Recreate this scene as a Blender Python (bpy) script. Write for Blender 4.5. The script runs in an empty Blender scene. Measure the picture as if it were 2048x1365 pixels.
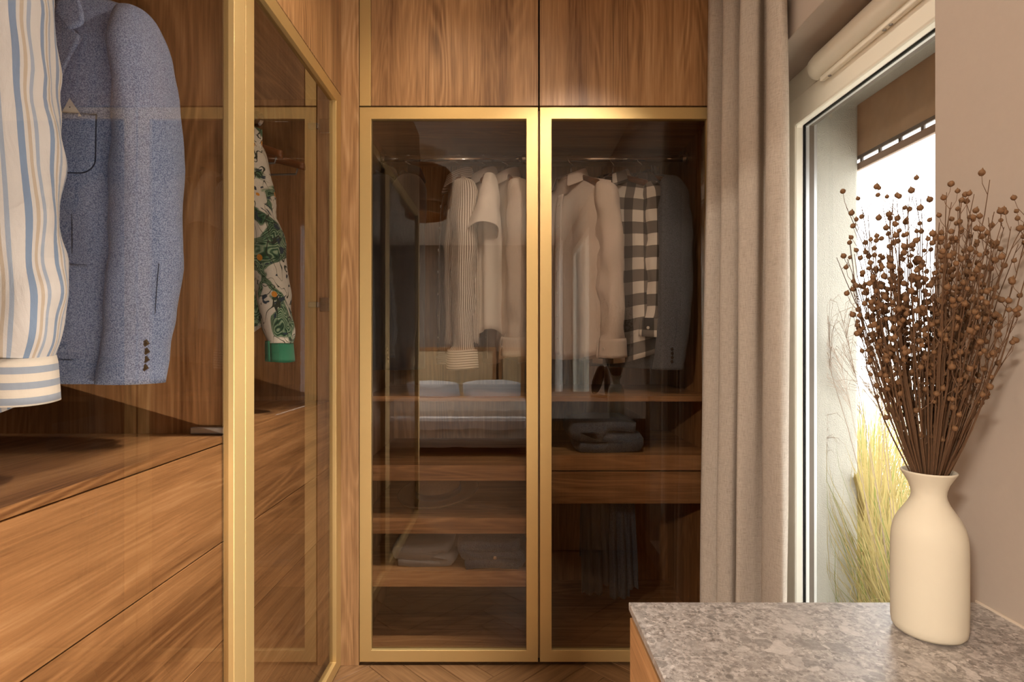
import bpy, bmesh, math, random
from mathutils import Vector, Matrix, noise
R = math.radians
random.seed(7)
scn = bpy.context.scene
COL = scn.collection

# ------------------------------------------------------------------ camera, world, lights, exposure
F = 1101.0                     # focal length in pixels of the 2048 px wide frame
CX, CY, CZ = 1018.0, 686.0, 1.087
cam_d = bpy.data.cameras.new('camera')
cam_d.sensor_width = 36.0
cam_d.lens = F / 2048 * 36.0
cam_d.shift_x = (1024 - CX) / 2048
cam_d.shift_y = (CY - 682.5) / 2048
cam_d.clip_start = 0.02
cam = bpy.data.objects.new('camera', cam_d)
cam.location = (0, 0, CZ)
cam.rotation_euler = (R(90), 0, 0)
COL.objects.link(cam)
scn.camera = cam

world = bpy.data.worlds.new('overcast_sky')
scn.world = world
world.use_nodes = True
bg = world.node_tree.nodes['Background']
bg.inputs['Color'].default_value = (1.0, 0.99, 0.975, 1)
bg.inputs['Strength'].default_value = 5.4

def add_light(name, kind, loc, rot, energy, color=(1, 1, 1), size=None, size_y=None, portal=False):
    d = bpy.data.lights.new(name, kind)
    d.energy = energy
    d.color = color
    if kind == 'AREA':
        d.shape = 'RECTANGLE'
        d.size = size
        d.size_y = size_y
        d.cycles.is_portal = portal
    o = bpy.data.objects.new(name, d)
    o.location = loc
    o.rotation_euler = rot
    COL.objects.link(o)
    return o

sun = add_light('sun', 'SUN', (2, 6, 6), (0, 0, 0), 4.0, (1.0, 0.93, 0.8))
sun.rotation_euler = Vector((-0.04, -0.75, -0.62)).to_track_quat('-Z', 'Y').to_euler()
sun.data.angle = R(1.0)
add_light('window_portal', 'AREA', (0.90, 1.26, 0.93), (0, R(90), 0), 1, size=1.66, size_y=0.70, portal=True)
add_light('window_portal', 'AREA', (0.90, -2.35, 1.20), (0, R(90), 0), 1, size=2.2, size_y=2.3, portal=True)

scn.view_settings.view_transform = 'Standard'
scn.view_settings.look = 'None'
scn.view_settings.gamma = 1.0
scn.view_settings.use_curve_mapping = False
scn.view_settings.exposure = -0.15
scn.cycles.use_denoising = True
scn.cycles.max_bounces = 10
scn.cycles.diffuse_bounces = 5
scn.cycles.glossy_bounces = 5
scn.cycles.transparent_max_bounces = 24
scn.cycles.sample_clamp_indirect = 6.0
scn.cycles.caustics_reflective = False
scn.cycles.caustics_refractive = False

# ------------------------------------------------------------------ material helpers
def new_mat(name):
    m = bpy.data.materials.new(name)
    m.use_nodes = True
    nt = m.node_tree
    b = nt.nodes['Principled BSDF']
    return m, nt, b

def N(nt, kind, **kw):
    n = nt.nodes.new(kind)
    for k, v in kw.items():
        if k.startswith('i_'):
            n.inputs[k[2:].replace('_', ' ')].default_value = v
        else:
            setattr(n, k, v)
    return n

def L(nt, a, b):
    nt.links.new(a, b)

def ramp(nt, fac, stops, interp='LINEAR'):
    r = nt.nodes.new('ShaderNodeValToRGB')
    r.color_ramp.interpolation = interp
    els = r.color_ramp.elements
    while len(els) < len(stops):
        els.new(0.5)
    for e, (p, c) in zip(els, stops):
        e.position = p
        e.color = (*c, 1) if len(c) == 3 else c
    L(nt, fac, r.inputs['Fac'])
    return r.outputs['Color']

def math_n(nt, op, a, b=None, c=None):
    n = nt.nodes.new('ShaderNodeMath')
    n.operation = op
    for i, v in enumerate((a, b, c)):
        if v is None:
            continue
        if isinstance(v, (int, float)):
            n.inputs[i].default_value = v
        else:
            L(nt, v, n.inputs[i])
    return n.outputs[0]

def mix_c(nt, fac, a, b, mode='MIX'):
    n = nt.nodes.new('ShaderNodeMix')
    n.data_type = 'RGBA'
    n.blend_type = mode
    for s, v in ((n.inputs[0], fac), (n.inputs[6], a), (n.inputs[7], b)):
        if isinstance(v, (int, float)):
            s.default_value = v
        elif isinstance(v, tuple):
            s.default_value = (*v, 1) if len(v) == 3 else v
        else:
            L(nt, v, s)
    return n.outputs[2]

def bump(nt, b, h, strength, dist=0.002):
    n = nt.nodes.new('ShaderNodeBump')
    n.inputs['Strength'].default_value = strength
    n.inputs['Distance'].default_value = dist
    L(nt, h, n.inputs['Height'])
    L(nt, n.outputs[0], b.inputs['Normal'])

def tex_noise(nt, vec, scale, detail=4.0, rough=0.55, dist=0.0):
    n = nt.nodes.new('ShaderNodeTexNoise')
    n.inputs['Scale'].default_value = scale
    n.inputs['Detail'].default_value = detail
    n.inputs['Roughness'].default_value = rough
    n.inputs['Distortion'].default_value = dist
    if vec is not None:
        L(nt, vec, n.inputs['Vector'])
    return n.outputs['Fac']

def obj_coords(nt, randomise=True):
    tc = nt.nodes.new('ShaderNodeTexCoord')
    if not randomise:
        return tc.outputs['Object']
    oi = nt.nodes.new('ShaderNodeObjectInfo')
    s = nt.nodes.new('ShaderNodeVectorMath')
    s.operation = 'SCALE'
    s.inputs[0].default_value = (13.7, 7.9, 17.3)
    L(nt, oi.outputs['Random'], s.inputs['Scale'])
    a = nt.nodes.new('ShaderNodeVectorMath')
    a.operation = 'ADD'
    L(nt, tc.outputs['Object'], a.inputs[0])
    L(nt, s.outputs[0], a.inputs[1])
    return a.outputs[0]

def mapping(nt, vec, scale):
    m = nt.nodes.new('ShaderNodeMapping')
    m.inputs['Scale'].default_value = scale
    L(nt, vec, m.inputs['Vector'])
    return m.outputs[0]

def wood_mat(name, axis, dark=(0.165, 0.077, 0.030), mid=(0.405, 0.217, 0.094), light=(0.60, 0.372, 0.192), rough=0.45, spec=0.35):
    m, nt, b = new_mat(name)
    v = obj_coords(nt)
    def sc(along, across):
        s = [across] * 3
        s['xyz'.index(axis)] = along
        return tuple(s)
    # broad boards of different tone
    broad = tex_noise(nt, mapping(nt, v, sc(0.28, 8.0)), 1.0, 3.0, 0.55)
    # contour lines of a stretched noise field give cathedral figure and knots
    field = tex_noise(nt, mapping(nt, v, sc(0.75, 6.5)), 1.0, 2.0, 0.45, 0.12)
    band = math_n(nt, 'SINE', math_n(nt, 'MULTIPLY', field, 150.0))
    band = math_n(nt, 'MULTIPLY_ADD', band, 0.5, 0.5)
    band = math_n(nt, 'POWER', band, 1.6)
    fig_mask = tex_noise(nt, mapping(nt, v, sc(1.1, 4.0)), 1.3, 2.0, 0.5)
    fig_mask = ramp(nt, fig_mask, [(0.42, (0.12,) * 3), (0.66, (1,) * 3)])
    fibre = tex_noise(nt, mapping(nt, v, sc(6.0, 190.0)), 1.0, 4.0, 0.65)
    fibre2 = tex_noise(nt, mapping(nt, v, sc(1.1, 34.0)), 1.0, 5.0, 0.65)
    t = math_n(nt, 'MULTIPLY_ADD', broad, 0.75, -0.06)
    t = math_n(nt, 'MULTIPLY_ADD', math_n(nt, 'SUBTRACT', fibre2, 0.5), 0.62, t)
    t = math_n(nt, 'MULTIPLY_ADD', math_n(nt, 'SUBTRACT', fibre, 0.5), 0.55, t)
    fm = math_n(nt, 'MULTIPLY', math_n(nt, 'SUBTRACT', band, 0.42), fig_mask)
    t = math_n(nt, 'MULTIPLY_ADD', fm, 0.21, t)
    col = ramp(nt, t, [(0.05, dark), (0.38, mid), (0.68, light), (0.95, tuple(min(1, c * 1.2) for c in light))])
    # sparse dark cracks along the grain
    crack = tex_noise(nt, mapping(nt, v, sc(1.3, 28.0)), 1.0, 3.0, 0.6, 0.4)
    crack = ramp(nt, crack, [(0.20, (0.5,) * 3), (0.32, (1,) * 3)])
    col = mix_c(nt, 1.0, col, crack, 'MULTIPLY')
    L(nt, col, b.inputs['Base Color'])
    b.inputs['Roughness'].default_value = rough
    b.inputs['Specular IOR Level'].default_value = spec
    bump(nt, b, fibre, 0.12, 0.001)
    return m

def plain_mat(name, col, rough=0.6, metal=0.0, spec=0.5, noise_scale=None, noise_amt=0.12, bump_s=0.0, bump_d=0.002):
    m, nt, b = new_mat(name)
    b.inputs['Roughness'].default_value = rough
    b.inputs['Metallic'].default_value = metal
    b.inputs['Specular IOR Level'].default_value = spec
    b.inputs['Base Color'].default_value = (*col, 1)
    if noise_scale:
        f = tex_noise(nt, obj_coords(nt), noise_scale, 5.0, 0.6)
        c = mix_c(nt, f, tuple(x * (1 - noise_amt) for x in col), tuple(min(1, x * (1 + noise_amt)) for x in col))
        L(nt, c, b.inputs['Base Color'])
        if bump_s:
            bump(nt, b, f, bump_s, bump_d)
    return m

def glass_mat(name, tint, ior):
    """thin pane: coloured see-through sheet with a mirror-like skin"""
    m = bpy.data.materials.new(name)
    m.use_nodes = True
    nt = m.node_tree
    nt.nodes.clear()
    out = nt.nodes.new('ShaderNodeOutputMaterial')
    tr = nt.nodes.new('ShaderNodeBsdfTransparent')
    tr.inputs['Color'].default_value = (*tint, 1)
    gl = nt.nodes.new('ShaderNodeBsdfGlossy')
    gl.inputs['Roughness'].default_value = 0.0
    gl.inputs['Color'].default_value = (1, 1, 1, 1)
    # Schlick reflectance, the same from both sides of the sheet
    lw = nt.nodes.new('ShaderNodeLayerWeight')
    lw.inputs['Blend'].default_value = 0.5
    f0 = ((ior - 1) / (ior + 1)) ** 2
    fr = math_n(nt, 'MULTIPLY_ADD', math_n(nt, 'POWER', lw.outputs['Facing'], 5.0), 1 - f0, f0)
    mx = nt.nodes.new('ShaderNodeMixShader')
    L(nt, fr, mx.inputs[0])
    L(nt, tr.outputs[0], mx.inputs[1])
    L(nt, gl.outputs[0], mx.inputs[2])
    L(nt, mx.outputs[0], out.inputs['Surface'])
    return m

def clear_mat(name, tint):
    m = bpy.data.materials.new(name)
    m.use_nodes = True
    nt = m.node_tree
    nt.nodes.clear()
    out = nt.nodes.new('ShaderNodeOutputMaterial')
    tr = nt.nodes.new('ShaderNodeBsdfTransparent')
    tr.inputs['Color'].default_value = (*tint, 1)
    L(nt, tr.outputs[0], out.inputs['Surface'])
    return m

def cloth_base(name, rough=0.92, wrinkle=0.35, weave=900.0, weave_s=0.25, sheen=0.15):
    m, nt, b = new_mat(name)
    b.inputs['Roughness'].default_value = rough
    b.inputs['Specular IOR Level'].default_value = 0.15
    b.inputs['Sheen Weight'].default_value = sheen
    b.inputs['Sheen Roughness'].default_value = 0.6
    v = obj_coords(nt)
    w = tex_noise(nt, mapping(nt, v, (26, 26, 9)), 1.0, 4.0, 0.55, 0.6)
    f = tex_noise(nt, v, weave, 2.0, 0.6)
    h = math_n(nt, 'MULTIPLY_ADD', f, weave_s * 0.25, math_n(nt, 'MULTIPLY', w, 1.0))
    bump(nt, b, h, wrinkle, 0.010)
    return m, nt, b, v, f

def uv_node(nt):
    u = nt.nodes.new('ShaderNodeUVMap')
    s = nt.nodes.new('ShaderNodeSeparateXYZ')
    L(nt, u.outputs[0], s.inputs[0])
    return u.outputs[0], s.outputs[0], s.outputs[1]

def cloth_plain(name, col, wrinkle=0.35, speck=None, speck_scale=700.0, rough=0.92):
    m, nt, b, v, f = cloth_base(name, rough, wrinkle)
    if speck:
        f2 = tex_noise(nt, v, speck_scale, 1.5, 0.5)
        c = ramp(nt, f2, [(0.38, col), (0.62, speck)])
        L(nt, c, b.inputs['Base Color'])
    else:
        c = mix_c(nt, f, tuple(x * 0.9 for x in col), tuple(min(1, x * 1.08) for x in col))
        L(nt, c, b.inputs['Base Color'])
    return m

def cloth_stripes(name, stops, pitch, use_v=False, wrinkle=0.4):
    """stripes across the cloth; stops are colour positions in one repeat"""
    m, nt, b, v, f = cloth_base(name, 0.9, wrinkle)
    uv, u_, v_ = uv_node(nt)
    src = v_ if use_v else u_
    fr = math_n(nt, 'FRACT', math_n(nt, 'MULTIPLY', src, 1.0 / pitch))
    c = ramp(nt, fr, stops, 'CONSTANT')
    L(nt, c, b.inputs['Base Color'])
    return m

def cloth_plaid(name, pitch):
    m, nt, b, v, f = cloth_base(name, 0.92, 0.35)
    uv, u_, v_ = uv_node(nt)
    a = math_n(nt, 'GREATER_THAN', math_n(nt, 'FRACT', math_n(nt, 'MULTIPLY', u_, 1 / pitch)), 0.5)
    c = math_n(nt, 'GREATER_THAN', math_n(nt, 'FRACT', math_n(nt, 'MULTIPLY', v_, 1 / pitch)), 0.5)
    s = math_n(nt, 'MULTIPLY', math_n(nt, 'ADD', a, c), 0.5)
    col = ramp(nt, s, [(0.0, (0.035, 0.032, 0.03)), (0.3, (0.19, 0.175, 0.16)), (0.75, (0.80, 0.76, 0.70))], 'CONSTANT')
    L(nt, col, b.inputs['Base Color'])
    return m

def cloth_tropical(name):
    m, nt, b, v, f = cloth_base(name, 0.85, 0.35)
    uv, u_, v_ = uv_node(nt)
    base = (0.80, 0.79, 0.74)
    # big leaves: stretched contours of a swirled noise
    d = tex_noise(nt, uv, 9.0, 2.0, 0.5, 1.4)
    leaf = ramp(nt, d, [(0.50, (0,) * 3), (0.535, (1,) * 3)])
    veins = math_n(nt, 'SINE', math_n(nt, 'MULTIPLY_ADD', d, 160.0, math_n(nt, 'MULTIPLY', v_, 420.0)))
    green = ramp(nt, math_n(nt, 'MULTIPLY_ADD', veins, 0.25, tex_noise(nt, uv, 14.0, 3.0)), [(0.25, (0.012, 0.05, 0.03)), (0.5, (0.05, 0.17, 0.09)), (0.8, (0.36, 0.50, 0.36))])
    col = mix_c(nt, leaf, base, green)
    d2 = tex_noise(nt, mapping(nt, uv, (1.0, 1.0, 1.0)), 15.0, 2.0, 0.5, 2.5)
    leaf2 = ramp(nt, d2, [(0.62, (0,) * 3), (0.64, (1,) * 3)])
    col = mix_c(nt, leaf2, col, (0.02, 0.05, 0.09))
    ink = tex_noise(nt, mapping(nt, uv, (1.0, 0.6, 1.0)), 22.0, 1.0, 0.4, 1.0)
    ink = math_n(nt, 'LESS_THAN', math_n(nt, 'ABSOLUTE', math_n(nt, 'SUBTRACT', ink, 0.5)), 0.011)
    col = mix_c(nt, ink, col, (0.03, 0.045, 0.035))
    vo = nt.nodes.new('ShaderNodeTexVoronoi')
    vo.inputs['Scale'].default_value = 17.0
    L(nt, uv, vo.inputs['Vector'])
    flower = math_n(nt, 'LESS_THAN', vo.outputs['Distance'], 0.15)
    col = mix_c(nt, flower, col, (0.75, 0.32, 0.03))
    L(nt, col, b.inputs['Base Color'])
    return m

# ------------------------------------------------------------------ mesh helpers
class MB:
    def __init__(s):
        s.v = []; s.f = []; s.uv = []; s.mi = []
    def add(s, verts, faces, uvs=None, mi=0):
        o = len(s.v)
        s.v += [tuple(p) for p in verts]
        for k, f in enumerate(faces):
            s.f.append(tuple(i + o for i in f))
            s.uv.append(uvs[k] if uvs else [(s.v[i + o][0], s.v[i + o][2]) for i in f])
            s.mi.append(mi)
    def box(s, x0, x1, y0, y1, z0, z1, mi=0):
        if x0 > x1: x0, x1 = x1, x0
        if y0 > y1: y0, y1 = y1, y0
        if z0 > z1: z0, z1 = z1, z0
        vs = [(x0, y0, z0), (x1, y0, z0), (x1, y1, z0), (x0, y1, z0), (x0, y0, z1), (x1, y0, z1), (x1, y1, z1), (x0, y1, z1)]
        s.add(vs, [(0, 3, 2, 1), (4, 5, 6, 7), (0, 1, 5, 4), (1, 2, 6, 5), (2, 3, 7, 6), (3, 0, 4, 7)], mi=mi)
        return s
    def loft(s, rings, closed=True, cap0=False, cap1=False, skip=None, mi=0, umul=1.0, vcoord=None, ucoord=None):
        n = len(rings[0]); m = len(rings)
        # average arc length around and along for texture coordinates in metres
        us = [0.0]
        mid = rings[m // 2]
        for k in range(1, n + 1):
            us.append(us[-1] + (Vector(mid[k % n]) - Vector(mid[k - 1])).length)
        vs = [0.0]
        for i in range(1, m):
            d = sum((Vector(rings[i][k]) - Vector(rings[i - 1][k])).length for k in range(0, n, max(1, n // 6))) / len(range(0, n, max(1, n // 6)))
            vs.append(vs[-1] + d)
        if ucoord: us = ucoord
        if vcoord: vs = vcoord
        verts = [p for r in rings for p in r]
        faces = []; uvs = []
        for i in range(m - 1):
            for k in range(n if closed else n - 1):
                k2 = (k + 1) % n
                if skip and skip(i, k):
                    continue
                faces.append((i * n + k, i * n + k2, (i + 1) * n + k2, (i + 1) * n + k))
                uvs.append([(us[k] * umul, vs[i]), (us[k + 1] * umul, vs[i]), (us[k + 1] * umul, vs[i + 1]), (us[k] * umul, vs[i + 1])])
        if cap0:
            faces.append(tuple(range(n))[::-1]); uvs.append([(0, 0)] * n)
        if cap1:
            faces.append(tuple((m - 1) * n + k for k in range(n))); uvs.append([(0, 0)] * n)
        s.add(verts, faces, uvs, mi)
        return s
    def tube(s, path, rad, seg=8, cap=True, mi=0):
        path = [Vector(p) for p in path]
        rings = []
        up = None
        for i, p in enumerate(path):
            t = (path[min(i + 1, len(path) - 1)] - path[max(i - 1, 0)])
            if t.length < 1e-9: t = Vector((0, 0, 1))
            t.normalize()
            if up is None:
                up = t.orthogonal().normalized()
            else:
                up = (up - t * up.dot(t))
                up = up.normalized() if up.length > 1e-6 else t.orthogonal().normalized()
            sd = t.cross(up)
            r = rad[i] if isinstance(rad, (list, tuple)) else rad
            rings.append([tuple(p + (up * math.cos(a) + sd * math.sin(a)) * r) for a in [2 * math.pi * k / seg for k in range(seg)]])
        return s.loft(rings, True, cap, cap, mi=mi)
    def lathe(s, prof, center, axis='z', seg=40, mi=0, cap0=False, cap1=False):
        rings = []
        for r, h in prof:
            ring = []
            for k in range(seg):
                a = 2 * math.pi * k / seg
                c, d = r * math.cos(a), r * math.sin(a)
                p = {'z': (c, d, h), 'y': (d, h, c), 'x': (h, c, d)}[axis]
                ring.append((p[0] + center[0], p[1] + center[1], p[2] + center[2]))
            rings.append(ring)
        return s.loft(rings, True, cap0, cap1, mi=mi)
    def build(s, name, mat, parent=None, smooth=False, bevel=0.0, solid=0.0, sub=0, world=True, angle=40):
        me = bpy.data.meshes.new(name)
        me.from_pydata(s.v, [], s.f)
        uvl = me.uv_layers.new(name='UVMap')
        i = 0
        for fi, f in enumerate(s.f):
            for j in range(len(f)):
                uvl.data[i].uv = s.uv[fi][j]
                i += 1
        mats = mat if isinstance(mat, (list, tuple)) else [mat]
        for mm in mats:
            me.materials.append(mm)
        if len(mats) > 1:
            for p, k in zip(me.polygons, s.mi):
                p.material_index = k
        if smooth:
            for p in me.polygons:
                p.use_smooth = True
        me.validate()
        me.update()
        o = bpy.data.objects.new(name, me)
        COL.objects.link(o)
        if parent is not None:
            o.parent = parent
            if world:
                o.matrix_parent_inverse = wmat(parent).inverted()
        if bevel:
            b = o.modifiers.new('bevel', 'BEVEL')
            b.width = bevel; b.segments = 2; b.limit_method = 'ANGLE'; b.angle_limit = R(35)
        if solid:
            b = o.modifiers.new('thickness', 'SOLIDIFY')
            b.thickness = solid; b.offset = 0
        if sub:
            b = o.modifiers.new('smooth', 'SUBSURF')
            b.levels = sub; b.render_levels = sub
        return o

def wmat(o):
    m = Matrix.Translation(o.location) @ o.rotation_euler.to_matrix().to_4x4()
    if o.parent is not None:
        m = wmat(o.parent) @ o.matrix_parent_inverse @ m
    return m

def tag(o, label=None, cat=None, group=None, kind=None):
    if label: o['label'] = label
    if cat: o['category'] = cat
    if group: o['group'] = group
    if kind: o['kind'] = kind
    return o

def thing(name, loc, label, cat, group=None, rz=0.0):
    o = bpy.data.objects.new(name, None)
    o.empty_display_size = 0.05
    o.location = loc
    o.rotation_euler = (0, 0, rz)
    COL.objects.link(o)
    return tag(o, label, cat, group)

def struct(name, mb, mat, **kw):
    return tag(mb.build(name, mat, **kw), kind='structure')

def box(name, mat, b, parent=None, bevel=0.0, **kw):
    return MB().box(*b).build(name, mat, parent, bevel=bevel, **kw)

def px(x, y, Y):
    return Vector(((x - CX) * Y / F, Y, CZ - (y - CY) * Y / F))

def lerp_rows(rows, n):
    """smooth (Catmull-Rom) resampling of rows of numbers to n rows"""
    out = []
    m = len(rows)
    for i in range(n):
        t = i * (m - 1) / (n - 1)
        k = min(int(t), m - 2); u = t - k
        p0, p1, p2, p3 = rows[max(k - 1, 0)], rows[k], rows[k + 1], rows[min(k + 2, m - 1)]
        out.append([0.5 * ((2 * b) + (-a + c) * u + (2 * a - 5 * b + 4 * c - d) * u * u + (-a + 3 * b - 3 * c + d) * u ** 3)
                    for a, b, c, d in zip(p0, p1, p2, p3)])
    return out

# ------------------------------------------------------------------ materials
W = {a: wood_mat('oak_grain_' + a, a) for a in 'xyz'}
WF = wood_mat('parquet_oak', 'x', (0.10, 0.046, 0.018), (0.18, 0.09, 0.038), (0.25, 0.135, 0.062), 0.42)
M = {}
M['gold'] = plain_mat('champagne_gold_metal', (0.60, 0.415, 0.175), 0.52, 0.75, 0.5, 60, 0.03)
M['glass'] = glass_mat('bronze_glass_skin', (0.63, 0.585, 0.54), 1.68)
M['glass_in'] = clear_mat('bronze_glass_body', (0.95, 0.93, 0.91))
M['window_glass'] = glass_mat('window_glass_skin', (0.97, 0.98, 0.975), 1.5)
M['window_glass_in'] = clear_mat('window_glass_body', (0.99, 0.99, 0.99))
M['wall'] = plain_mat('beige_wall_paint', (0.415, 0.345, 0.292), 0.85, 0, 0.2, 90, 0.03, 0.06, 0.001)
M['wall_bed'] = plain_mat('taupe_wall_paint', (0.26, 0.22, 0.19), 0.85, 0, 0.2, 60, 0.03)
M['ceiling'] = plain_mat('white_ceiling_paint', (0.75, 0.70, 0.64), 0.9, 0, 0.2, 60, 0.02)
M['stucco'] = plain_mat('pale_stucco', (0.52, 0.51, 0.46), 0.95, 0, 0.1, 330, 0.10, 0.9, 0.004)
M['terrace'] = plain_mat('pale_concrete', (0.78, 0.74, 0.66), 0.9, 0, 0.2, 20, 0.08)
M['pvc'] = plain_mat('cream_plastic_frame', (0.88, 0.84, 0.73), 0.35, 0, 0.5, 30, 0.01)
M['gasket'] = plain_mat('black_rubber', (0.012, 0.012, 0.012), 0.6)
M['spacer'] = plain_mat('grey_spacer', (0.60, 0.61, 0.62), 0.35, 0.5)
M['brown_frame'] = plain_mat('dark_brown_frame', (0.075, 0.05, 0.035), 0.45)
M['steel'] = plain_mat('chrome', (0.75, 0.74, 0.72), 0.14, 1.0)
M['grey_metal'] = plain_mat('grey_metal', (0.30, 0.29, 0.28), 0.38, 0.7)
M['hanger'] = wood_mat('hanger_wood', 'x', (0.07, 0.025, 0.010), (0.15, 0.058, 0.022), (0.24, 0.10, 0.04), 0.35)
M['vase'] = plain_mat('matt_cream_ceramic', (0.62, 0.565, 0.45), 0.7, 0, 0.3, 28, 0.03, 0.12, 0.002)
M['linen_bed'] = cloth_plain('grey_linen', (0.42, 0.36, 0.31), 0.6)
M['pillow'] = cloth_plain('white_cotton', (0.80, 0.80, 0.82), 0.6)

def linen():
    m, nt, b = new_mat('natural_linen')
    v = obj_coords(nt, False)
    a = tex_noise(nt, mapping(nt, v, (60, 60, 900)), 1.0, 3, 0.7)
    c = tex_noise(nt, mapping(nt, v, (700, 700, 50)), 1.0, 3, 0.7)
    w = math_n(nt, 'ADD', math_n(nt, 'MULTIPLY', a, 0.5), math_n(nt, 'MULTIPLY', c, 0.5))
    col = ramp(nt, w, [(0.34, (0.36, 0.295, 0.24)), (0.52, (0.53, 0.46, 0.39)), (0.70, (0.63, 0.56, 0.485))])
    L(nt, col, b.inputs['Base Color'])
    b.inputs['Roughness'].default_value = 0.95
    b.inputs['Specular IOR Level'].default_value = 0.1
    bump(nt, b, w, 0.35, 0.0015)
    tr = nt.nodes.new('ShaderNodeBsdfTranslucent')
    L(nt, col, tr.inputs['Color'])
    mx = nt.nodes.new('ShaderNodeMixShader')
    mx.inputs[0].default_value = 0.22
    out = nt.nodes['Material Output']
    L(nt, b.outputs[0], mx.inputs[1]); L(nt, tr.outputs[0], mx.inputs[2])
    L(nt, mx.outputs[0], out.inputs['Surface'])
    return m
M['linen'] = linen()

def translucent_mat(name, col, fac, rough=0.9):
    m, nt, b = new_mat(name)
    b.inputs['Base Color'].default_value = (*col, 1)
    b.inputs['Roughness'].default_value = rough
    f = tex_noise(nt, obj_coords(nt), 25.0, 4)
    c = mix_c(nt, f, tuple(x * 0.8 for x in col), tuple(min(1, x * 1.15) for x in col))
    L(nt, c, b.inputs['Base Color'])
    tr = nt.nodes.new('ShaderNodeBsdfTranslucent')
    L(nt, c, tr.inputs['Color'])
    mx = nt.nodes.new('ShaderNodeMixShader')
    mx.inputs[0].default_value = fac
    out = nt.nodes['Material Output']
    L(nt, b.outputs[0], mx.inputs[1]); L(nt, tr.outputs[0], mx.inputs[2])
    L(nt, mx.outputs[0], out.inputs['Surface'])
    return m
M['screen'] = translucent_mat('brown_screen_fabric', (0.33, 0.22, 0.135), 0.35)
M['grass'] = translucent_mat('dry_grass', (0.46, 0.37, 0.15), 0.4)
M['grass_green'] = translucent_mat('green_grass', (0.24, 0.28, 0.08), 0.4)
M['plume'] = translucent_mat('grass_plume', (0.52, 0.42, 0.34), 0.4)
M['sheer'] = translucent_mat('white_sheer', (0.85, 0.84, 0.82), 0.5)

def terrazzo():
    m, nt, b = new_mat('grey_terrazzo_stone')
    v = obj_coords(nt, False)
    vd = nt.nodes.new('ShaderNodeVectorMath'); vd.operation = 'ADD'
    nz = nt.nodes.new('ShaderNodeTexNoise'); nz.inputs['Scale'].default_value = 22; nz.inputs['Detail'].default_value = 5
    L(nt, v, nz.inputs['Vector'])
    sc = nt.nodes.new('ShaderNodeVectorMath'); sc.operation = 'SCALE'; sc.inputs['Scale'].default_value = 0.05
    L(nt, nz.outputs['Color'], sc.inputs[0])
    L(nt, v, vd.inputs[0]); L(nt, sc.outputs[0], vd.inputs[1])
    def chips(scale, lo, hi, vec=vd.outputs[0]):
        vo = nt.nodes.new('ShaderNodeTexVoronoi')
        vo.inputs['Scale'].default_value = scale
        vo.inputs['Randomness'].default_value = 1.0
        L(nt, vec, vo.inputs['Vector'])
        s = nt.nodes.new('ShaderNodeSeparateColor')
        L(nt, vo.outputs['Color'], s.inputs[0])
        inside = math_n(nt, 'LESS_THAN', vo.outputs['Distance'], hi)
        pick = math_n(nt, 'GREATER_THAN', s.outputs[1], lo)
        return s.outputs[0], math_n(nt, 'MULTIPLY', inside, pick)
    fine = tex_noise(nt, v, 130, 6, 0.7)
    col = ramp(nt, fine, [(0.30, (0.12, 0.10, 0.088)), (0.50, (0.32, 0.285, 0.262)), (0.70, (0.52, 0.475, 0.445))])
    for s, lo, hi in ((190, 0.40, 0.38), (95, 0.45, 0.42), (48, 0.62, 0.40), (24, 0.72, 0.40)):
        tone, mask = chips(s, lo, hi)
        cc = ramp(nt, tone, [(0.0, (0.085, 0.072, 0.064)), (0.30, (0.20, 0.177, 0.163)), (0.65, (0.42, 0.378, 0.354)), (1.0, (0.60, 0.55, 0.52))])
        cc = mix_c(nt, 0.25, cc, ramp(nt, fine, [(0.3, (0.2, 0.18, 0.16)), (0.7, (0.5, 0.46, 0.43))]))
        col = mix_c(nt, math_n(nt, 'MULTIPLY', mask, 0.9 if s > 60 else 0.62), col, cc)
    L(nt, col, b.inputs['Base Color'])
    b.inputs['Roughness'].default_value = 0.33
    bump(nt, b, fine, 0.08, 0.001)
    return m
M['terrazzo'] = terrazzo()

def cane():
    m, nt, b = new_mat('woven_cane')
    v = obj_coords(nt, False)
    s = nt.nodes.new('ShaderNodeSeparateXYZ'); L(nt, v, s.inputs[0])
    def g(c):
        return math_n(nt, 'ABSOLUTE', math_n(nt, 'SINE', math_n(nt, 'MULTIPLY', c, math.pi / 0.016)))
    hole = math_n(nt, 'GREATER_THAN', math_n(nt, 'MULTIPLY', g(s.outputs[0]), g(s.outputs[2])), 0.45)
    col = mix_c(nt, hole, (0.82, 0.64, 0.40), (0.26, 0.18, 0.10))
    L(nt, col, b.inputs['Base Color'])
    return m
M['cane'] = cane()

# cloths
BLUE_STRIPES = [(0.0, (0.78, 0.81, 0.86)), (0.30, (0.27, 0.40, 0.64)), (0.50, (0.76, 0.79, 0.84)), (0.60, (0.62, 0.57, 0.50)), (0.70, (0.78, 0.81, 0.86)), (0.80, (0.42, 0.54, 0.74)), (0.92, (0.76, 0.79, 0.84))]
M['blue_stripe'] = cloth_stripes('blue_white_striped_cotton', BLUE_STRIPES, 0.036, wrinkle=0.55)
M['blue_stripe_v'] = cloth_stripes('blue_white_striped_cuff', [(0.0, (0.80, 0.79, 0.75)), (0.55, (0.36, 0.45, 0.60))], 0.020, True, 0.3)
PIN = [(0.0, (0.78, 0.74, 0.68)), (0.62, (0.22, 0.17, 0.13))]
M['pinstripe'] = cloth_stripes('brown_pinstripe_cotton', PIN, 0.0085, wrinkle=0.4)
M['pinstripe_v'] = cloth_stripes('brown_pinstripe_cuff', PIN, 0.0085, True, 0.3)
M['tropical'] = cloth_tropical('tropical_leaf_print')
M['green_cuff'] = cloth_plain('green_cotton', (0.03, 0.22, 0.13), 0.4)
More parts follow.
